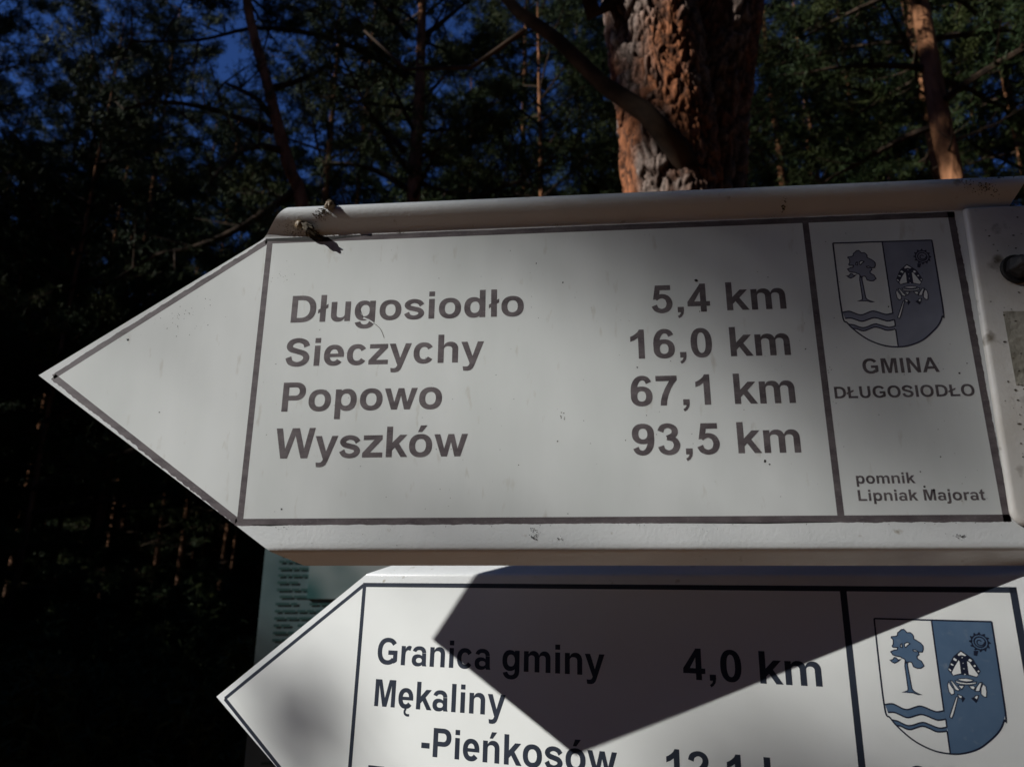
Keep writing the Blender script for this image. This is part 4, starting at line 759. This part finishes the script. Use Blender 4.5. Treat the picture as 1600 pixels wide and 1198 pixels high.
# --- big forked pine right behind the upper sign
def big_pine():
    az, d = 9.35, 2.42; x, y = d * math.sin(rad(az)), d * math.cos(rad(az)); gz = ground_z(x, y)
    t = thing('pine_tree', 'big old forked pine with flaky orange and grey bark right behind the upper sign', 'tree', (x, y, gz))
    rt = np.array([math.cos(rad(az)), -math.sin(rad(az))]); fw = np.array([math.sin(rad(az)), math.cos(rad(az))])
    def at(r, f, z): return (rt[0] * r + fw[0] * f, rt[1] * r + fw[1] * f, z - gz)
    def bark_tube(name, path, n_u, n_v, seed):
        hs = [p[2] for p in path]; zz = np.linspace(hs[0], hs[-1], n_v); V = []; Col = []
        for z in zz:
            c = [np.interp(z, hs, [p[i] for p in path]) for i in (0, 1, 3)]
            for i in range(n_u):
                a = 2 * math.pi * i / n_u; ca, sa = math.cos(a), math.sin(a); r = c[2]
                q = Vector((ca * r * 21 + seed, sa * r * 21, z * 12)); q += Vector((noise.noise(q * 0.6), noise.noise(q * 0.6 + Vector((5, 0, 0))), noise.noise(q * 0.6 + Vector((0, 9, 0))))) * 0.9
                dist, pt = noise.voronoi(q, distance_metric='DISTANCE'); e = dist[1] - dist[0]
                q2 = q * 2.3; dist2, pt2 = noise.voronoi(q2); e2 = dist2[1] - dist2[0]
                h1 = noise.cell(pt[0] * 7.1); h2 = noise.cell(pt2[0] * 5.3); patch = noise.noise(Vector((ca * r * 6 + seed, sa * r * 6, z * 2.2)))
                crack = min(1, e / 0.16); crack2 = min(1, e2 / 0.14)
                f = 0.55 + patch * 0.8; f = min(1, max(0.25, f))
                dr = 0.017 * f * (crack - 1) + 0.010 * f * h1 + 0.005 * (crack2 - 1) + 0.006 * h2 + 0.018 * noise.noise(Vector((ca * 1.5, sa * 1.5, z * 1.1 + seed)))
                V.append(at(c[0] + ca * (r + dr), c[1] + sa * (r + dr), z))
                g = 0.5 + 0.5 * h2; orange = np.array([0.40, 0.15, 0.065]); grey = np.array([0.37, 0.28, 0.235]) * (1 if z > 3.25 else 0.75); deep = np.array([0.045, 0.02, 0.012])
                k = min(1, max(0, (0.68 if z > 3.3 else 0.38) + patch * 1.7 + 0.4 * h1)); col = (orange * (1 - k) + grey * k) * (0.65 + 0.5 * g)
                cr = crack * (0.35 + 0.65 * crack2); Col.append((*(deep * (1 - cr) + col * cr), 1))
        F = []
        for j in range(n_v - 1):
            for i in range(n_u): F.append((j * n_u + i, j * n_u + (i + 1) % n_u, (j + 1) * n_u + (i + 1) % n_u, (j + 1) * n_u + i))
        o = mesh(name, V, F, m_bigbark, t, smooth=True)
        ca_ = o.data.color_attributes.new('bark', 'FLOAT_COLOR', 'POINT'); ca_.data.foreach_set('color', np.array(Col, np.float32).ravel()); return o
    m_bigbark, tt, bb = mat('flaky pine bark', (.3, .2, .15), 0.85, 0.2)
    at_ = tt.nodes.new('ShaderNodeVertexColor'); at_.layer_name = 'bark'; nz = tt.nodes.new('ShaderNodeTexNoise'); nz.inputs['Scale'].default_value = 60; nz.inputs['Detail'].default_value = 6
    tc = tt.nodes.new('ShaderNodeTexCoord'); tt.links.new(tc.outputs['Object'], nz.inputs['Vector'])
    r_ = tt.nodes.new('ShaderNodeValToRGB'); r_.color_ramp.elements[0].position = .3; r_.color_ramp.elements[0].color = (.45, .45, .45, 1); r_.color_ramp.elements[1].position = .7; tt.links.new(nz.outputs[0], r_.inputs[0])
    mu = tt.nodes.new('ShaderNodeMix'); mu.data_type = 'RGBA'; mu.blend_type = 'MULTIPLY'; mu.inputs[0].default_value = 1
    tt.links.new(at_.outputs[0], mu.inputs[6]); tt.links.new(r_.outputs[0], mu.inputs[7]); tt.links.new(mu.outputs[2], bb.inputs['Base Color'])
    bp = tt.nodes.new('ShaderNodeBump'); bp.inputs['Strength'].default_value = .5; bp.inputs['Distance'].default_value = .004; tt.links.new(nz.outputs[0], bp.inputs['Height']); tt.links.new(bp.outputs[0], bb.inputs['Normal'])
    V, F = tube([at(0, 0, gz - .1), at(0, 0, 1), at(0, 0, 2.4)], [.27, .23, .212], 28); mesh('trunk', V, F, m_bark, t, smooth=True)
    bark_tube('trunk', [(-.03, 0, 2.35, .185), (-.03, 0, 2.9, .18), (-.045, 0, 3.3, .178), (-.085, 0, 3.9, .178), (-.14, .02, 4.5, .16), (-.3, .1, 5.4, .13)], 260, 330, 0)
    bark_tube('trunk', [(.05, .12, 2.35, .16), (.06, .14, 2.9, .155), (.10, .16, 3.3, .16), (.20, .18, 3.9, .18), (.33, .22, 4.5, .16), (.6, .3, 5.4, .12)], 160, 200, 40)
    # limbs: a thick dark one crossing the trunk towards the upper left, others higher up
    segs = [([at(.06, -.06, 2.92), at(-.01, -.2, 3.02), at(-.10, -.27, 3.12), at(-.24, -.30, 3.24), at(-.38, -.33, 3.42), at(-.52, -.36, 3.55), at(-.66, -.36, 3.78), at(-.95, -.34, 4.25)], [.05, .042, .034, .027, .023, .02, .017, .012]),
            ([at(-.2, -.12, 3.75), at(-.27, -.2, 3.62), at(-.33, -.25, 3.9), at(-.5, -.3, 4.4)], [.035, .03, .024, .015]),
            ([at(-.5, -.32, 3.5), at(-.72, -.25, 3.44), at(-1.05, -.1, 3.62), at(-1.3, 0, 3.95)], [.009, .008, .007, .005]),
            ([at(.5, 0, 5), at(1.0, .4, 5.8), at(1.8, .6, 6.4)], [.07, .05, .02]), ([at(-.2, 0, 5), at(-.6, .5, 6.2), at(-.8, .7, 8.4)], [.11, .08, .03]), ([at(.6, 0, 5.3), at(.7, .1, 7), at(.8, .1, 8.6)], [.12, .08, .03])]
    V, F = tubes_np(segs, 12); mesh('limb', V, F, m_twig, t, smooth=True)
    rng = np.random.default_rng(3); segs, Pos, Dir = [], [], []
    for i in range(46):
        z = rng.uniform(5.9, 9.0); cx = rng.choice([-.75, .75]); s, p, dd = make_branch(rng, rng.uniform(1.0, 2.0), 90, 0.2, rng.random() * 6.28, 0, 0.3, 0.02)
        o = np.array(at(cx, .3, z)); segs += [([q + o for q in a], b) for a, b in s]; Pos.append(p + o); Dir.append(dd)
    for i in range(13):                                    # unseen long limbs added overhead to keep sky light off the signs
        s, p, dd = make_branch(rng, rng.uniform(3.0, 4.6), 420, 0.15, rad(-125 + 9 * i), 0, 0.22, 0.06); o = np.array(at(0, .1, 5.0 + .12 * i))
        segs += [([q + o for q in a], b) for a, b in s]; Pos.append(p + o); Dir.append(dd)
    V, F = tubes_np(segs, 5); mesh('limbs', V, F, m_twig, t, kind='stuff')
    NV, NF = needles(np.concatenate(Pos), np.concatenate(Dir), rng, K=14, wd=0.008, L=0.08)
    o = bpy.data.objects.new('crown', fast_mesh('crown', NV, NF, [m_needle])); link(o, t); o['kind'] = 'stuff'
big_pine()

# --- low evergreen shrub growth under the pines and the closed wood beyond
def mass(name, n, a0, a1, d0, d1, h0, h1, rmin, rmax, per, L, wd, seed, trunks=False):
    rng = np.random.default_rng(seed); Pos, Dir, segs = [], [], []
    for _ in range(n):
        a = rad(rng.uniform(a0, a1)); d = math.sqrt(rng.uniform(d0 * d0, d1 * d1)); x, y = d * math.sin(a), d * math.cos(a)
        if h1 > 2 and not sun_clear(x, y, 2.0): continue
        if h1 > 2 and name == 'undergrowth' and -41 < math.degrees(a) < -21 and d < 23: continue
        H = rng.uniform(h0, h1); r = rng.uniform(rmin, rmax); gz = ground_z(x, y)
        u = rng.random(per) ** 0.75; ph = rng.random(per) * 6.283; lump = 0.75 + 0.35 * np.sin(ph * 3 + u * 17 + rng.random() * 6)
        if trunks: rr = r * np.sqrt(rng.random(per)) * lump; z = gz + H * (0.05 + 0.95 * u); segs.append(([(x, y, gz - .1), (x, y, gz + H * .6), (x, y, gz + H)], [.14, .10, .03]))
        else: rr = r * (1 - u * 0.9) * np.sqrt(rng.random(per)) * lump; z = gz + H * u
        Pos.append(np.stack([x + rr * np.cos(ph), y + rr * np.sin(ph), z], 1)); dd = np.stack([np.cos(ph), np.sin(ph), rng.normal(0.1, .4, per)], 1); Dir.append(dd / np.linalg.norm(dd, axis=1)[:, None])
    Pos, Dir = np.concatenate(Pos), np.concatenate(Dir)
    NV, NF = needles(Pos, Dir, rng, K=5, L=L, wd=wd, spread=0.8)
    o = bpy.data.objects.new(name, fast_mesh(name, NV, NF, [m_needle])); C.objects.link(o); o['kind'] = 'stuff'
    o['label'] = {'undergrowth': 'dark evergreen undergrowth on the forest floor behind the signs' if per == 420 and L > .2 else 'low dark bushes below the arrow end of the upper sign', 'far_wood': 'closed dark pine wood far behind the signs', 'thicket': 'unseen evergreen thicket added around the camera to block sky light'}[name]; o['category'] = {'undergrowth': 'undergrowth', 'far_wood': 'forest', 'thicket': 'undergrowth'}[name]
    if trunks:
        V, F = tubes_np(segs, 6); q = mesh('far_wood_trunks', V, F, m_bark, kind='stuff'); q['label'] = 'many far thin trunks of the closed wood'; q['category'] = 'forest'
mass('undergrowth', 330, -56, 50, 12, 38, 1.8, 6.0, 0.7, 1.5, 420, 0.26, 0.05, 51)
mass('undergrowth', 120, -50, -18, 5, 11, 0.5, 1.25, 0.5, 0.9, 420, 0.10, 0.02, 55)
mass('undergrowth', 380, -50, -18, 10, 25, 1.0, 2.0, 0.5, 1.0, 300, 0.14, 0.03, 56)
mass('thicket', 130, 62, 298, 3.2, 11, 2.2, 5.5, 0.8, 1.4, 900, 0.16, 0.035, 53)  # unseen ring behind the camera, added to cut down sky fill
mass('far_wood', 330, -60, 58, 38, 62, 12, 17, 1.8, 2.6, 620, 0.55, 0.14, 52, trunks=True)
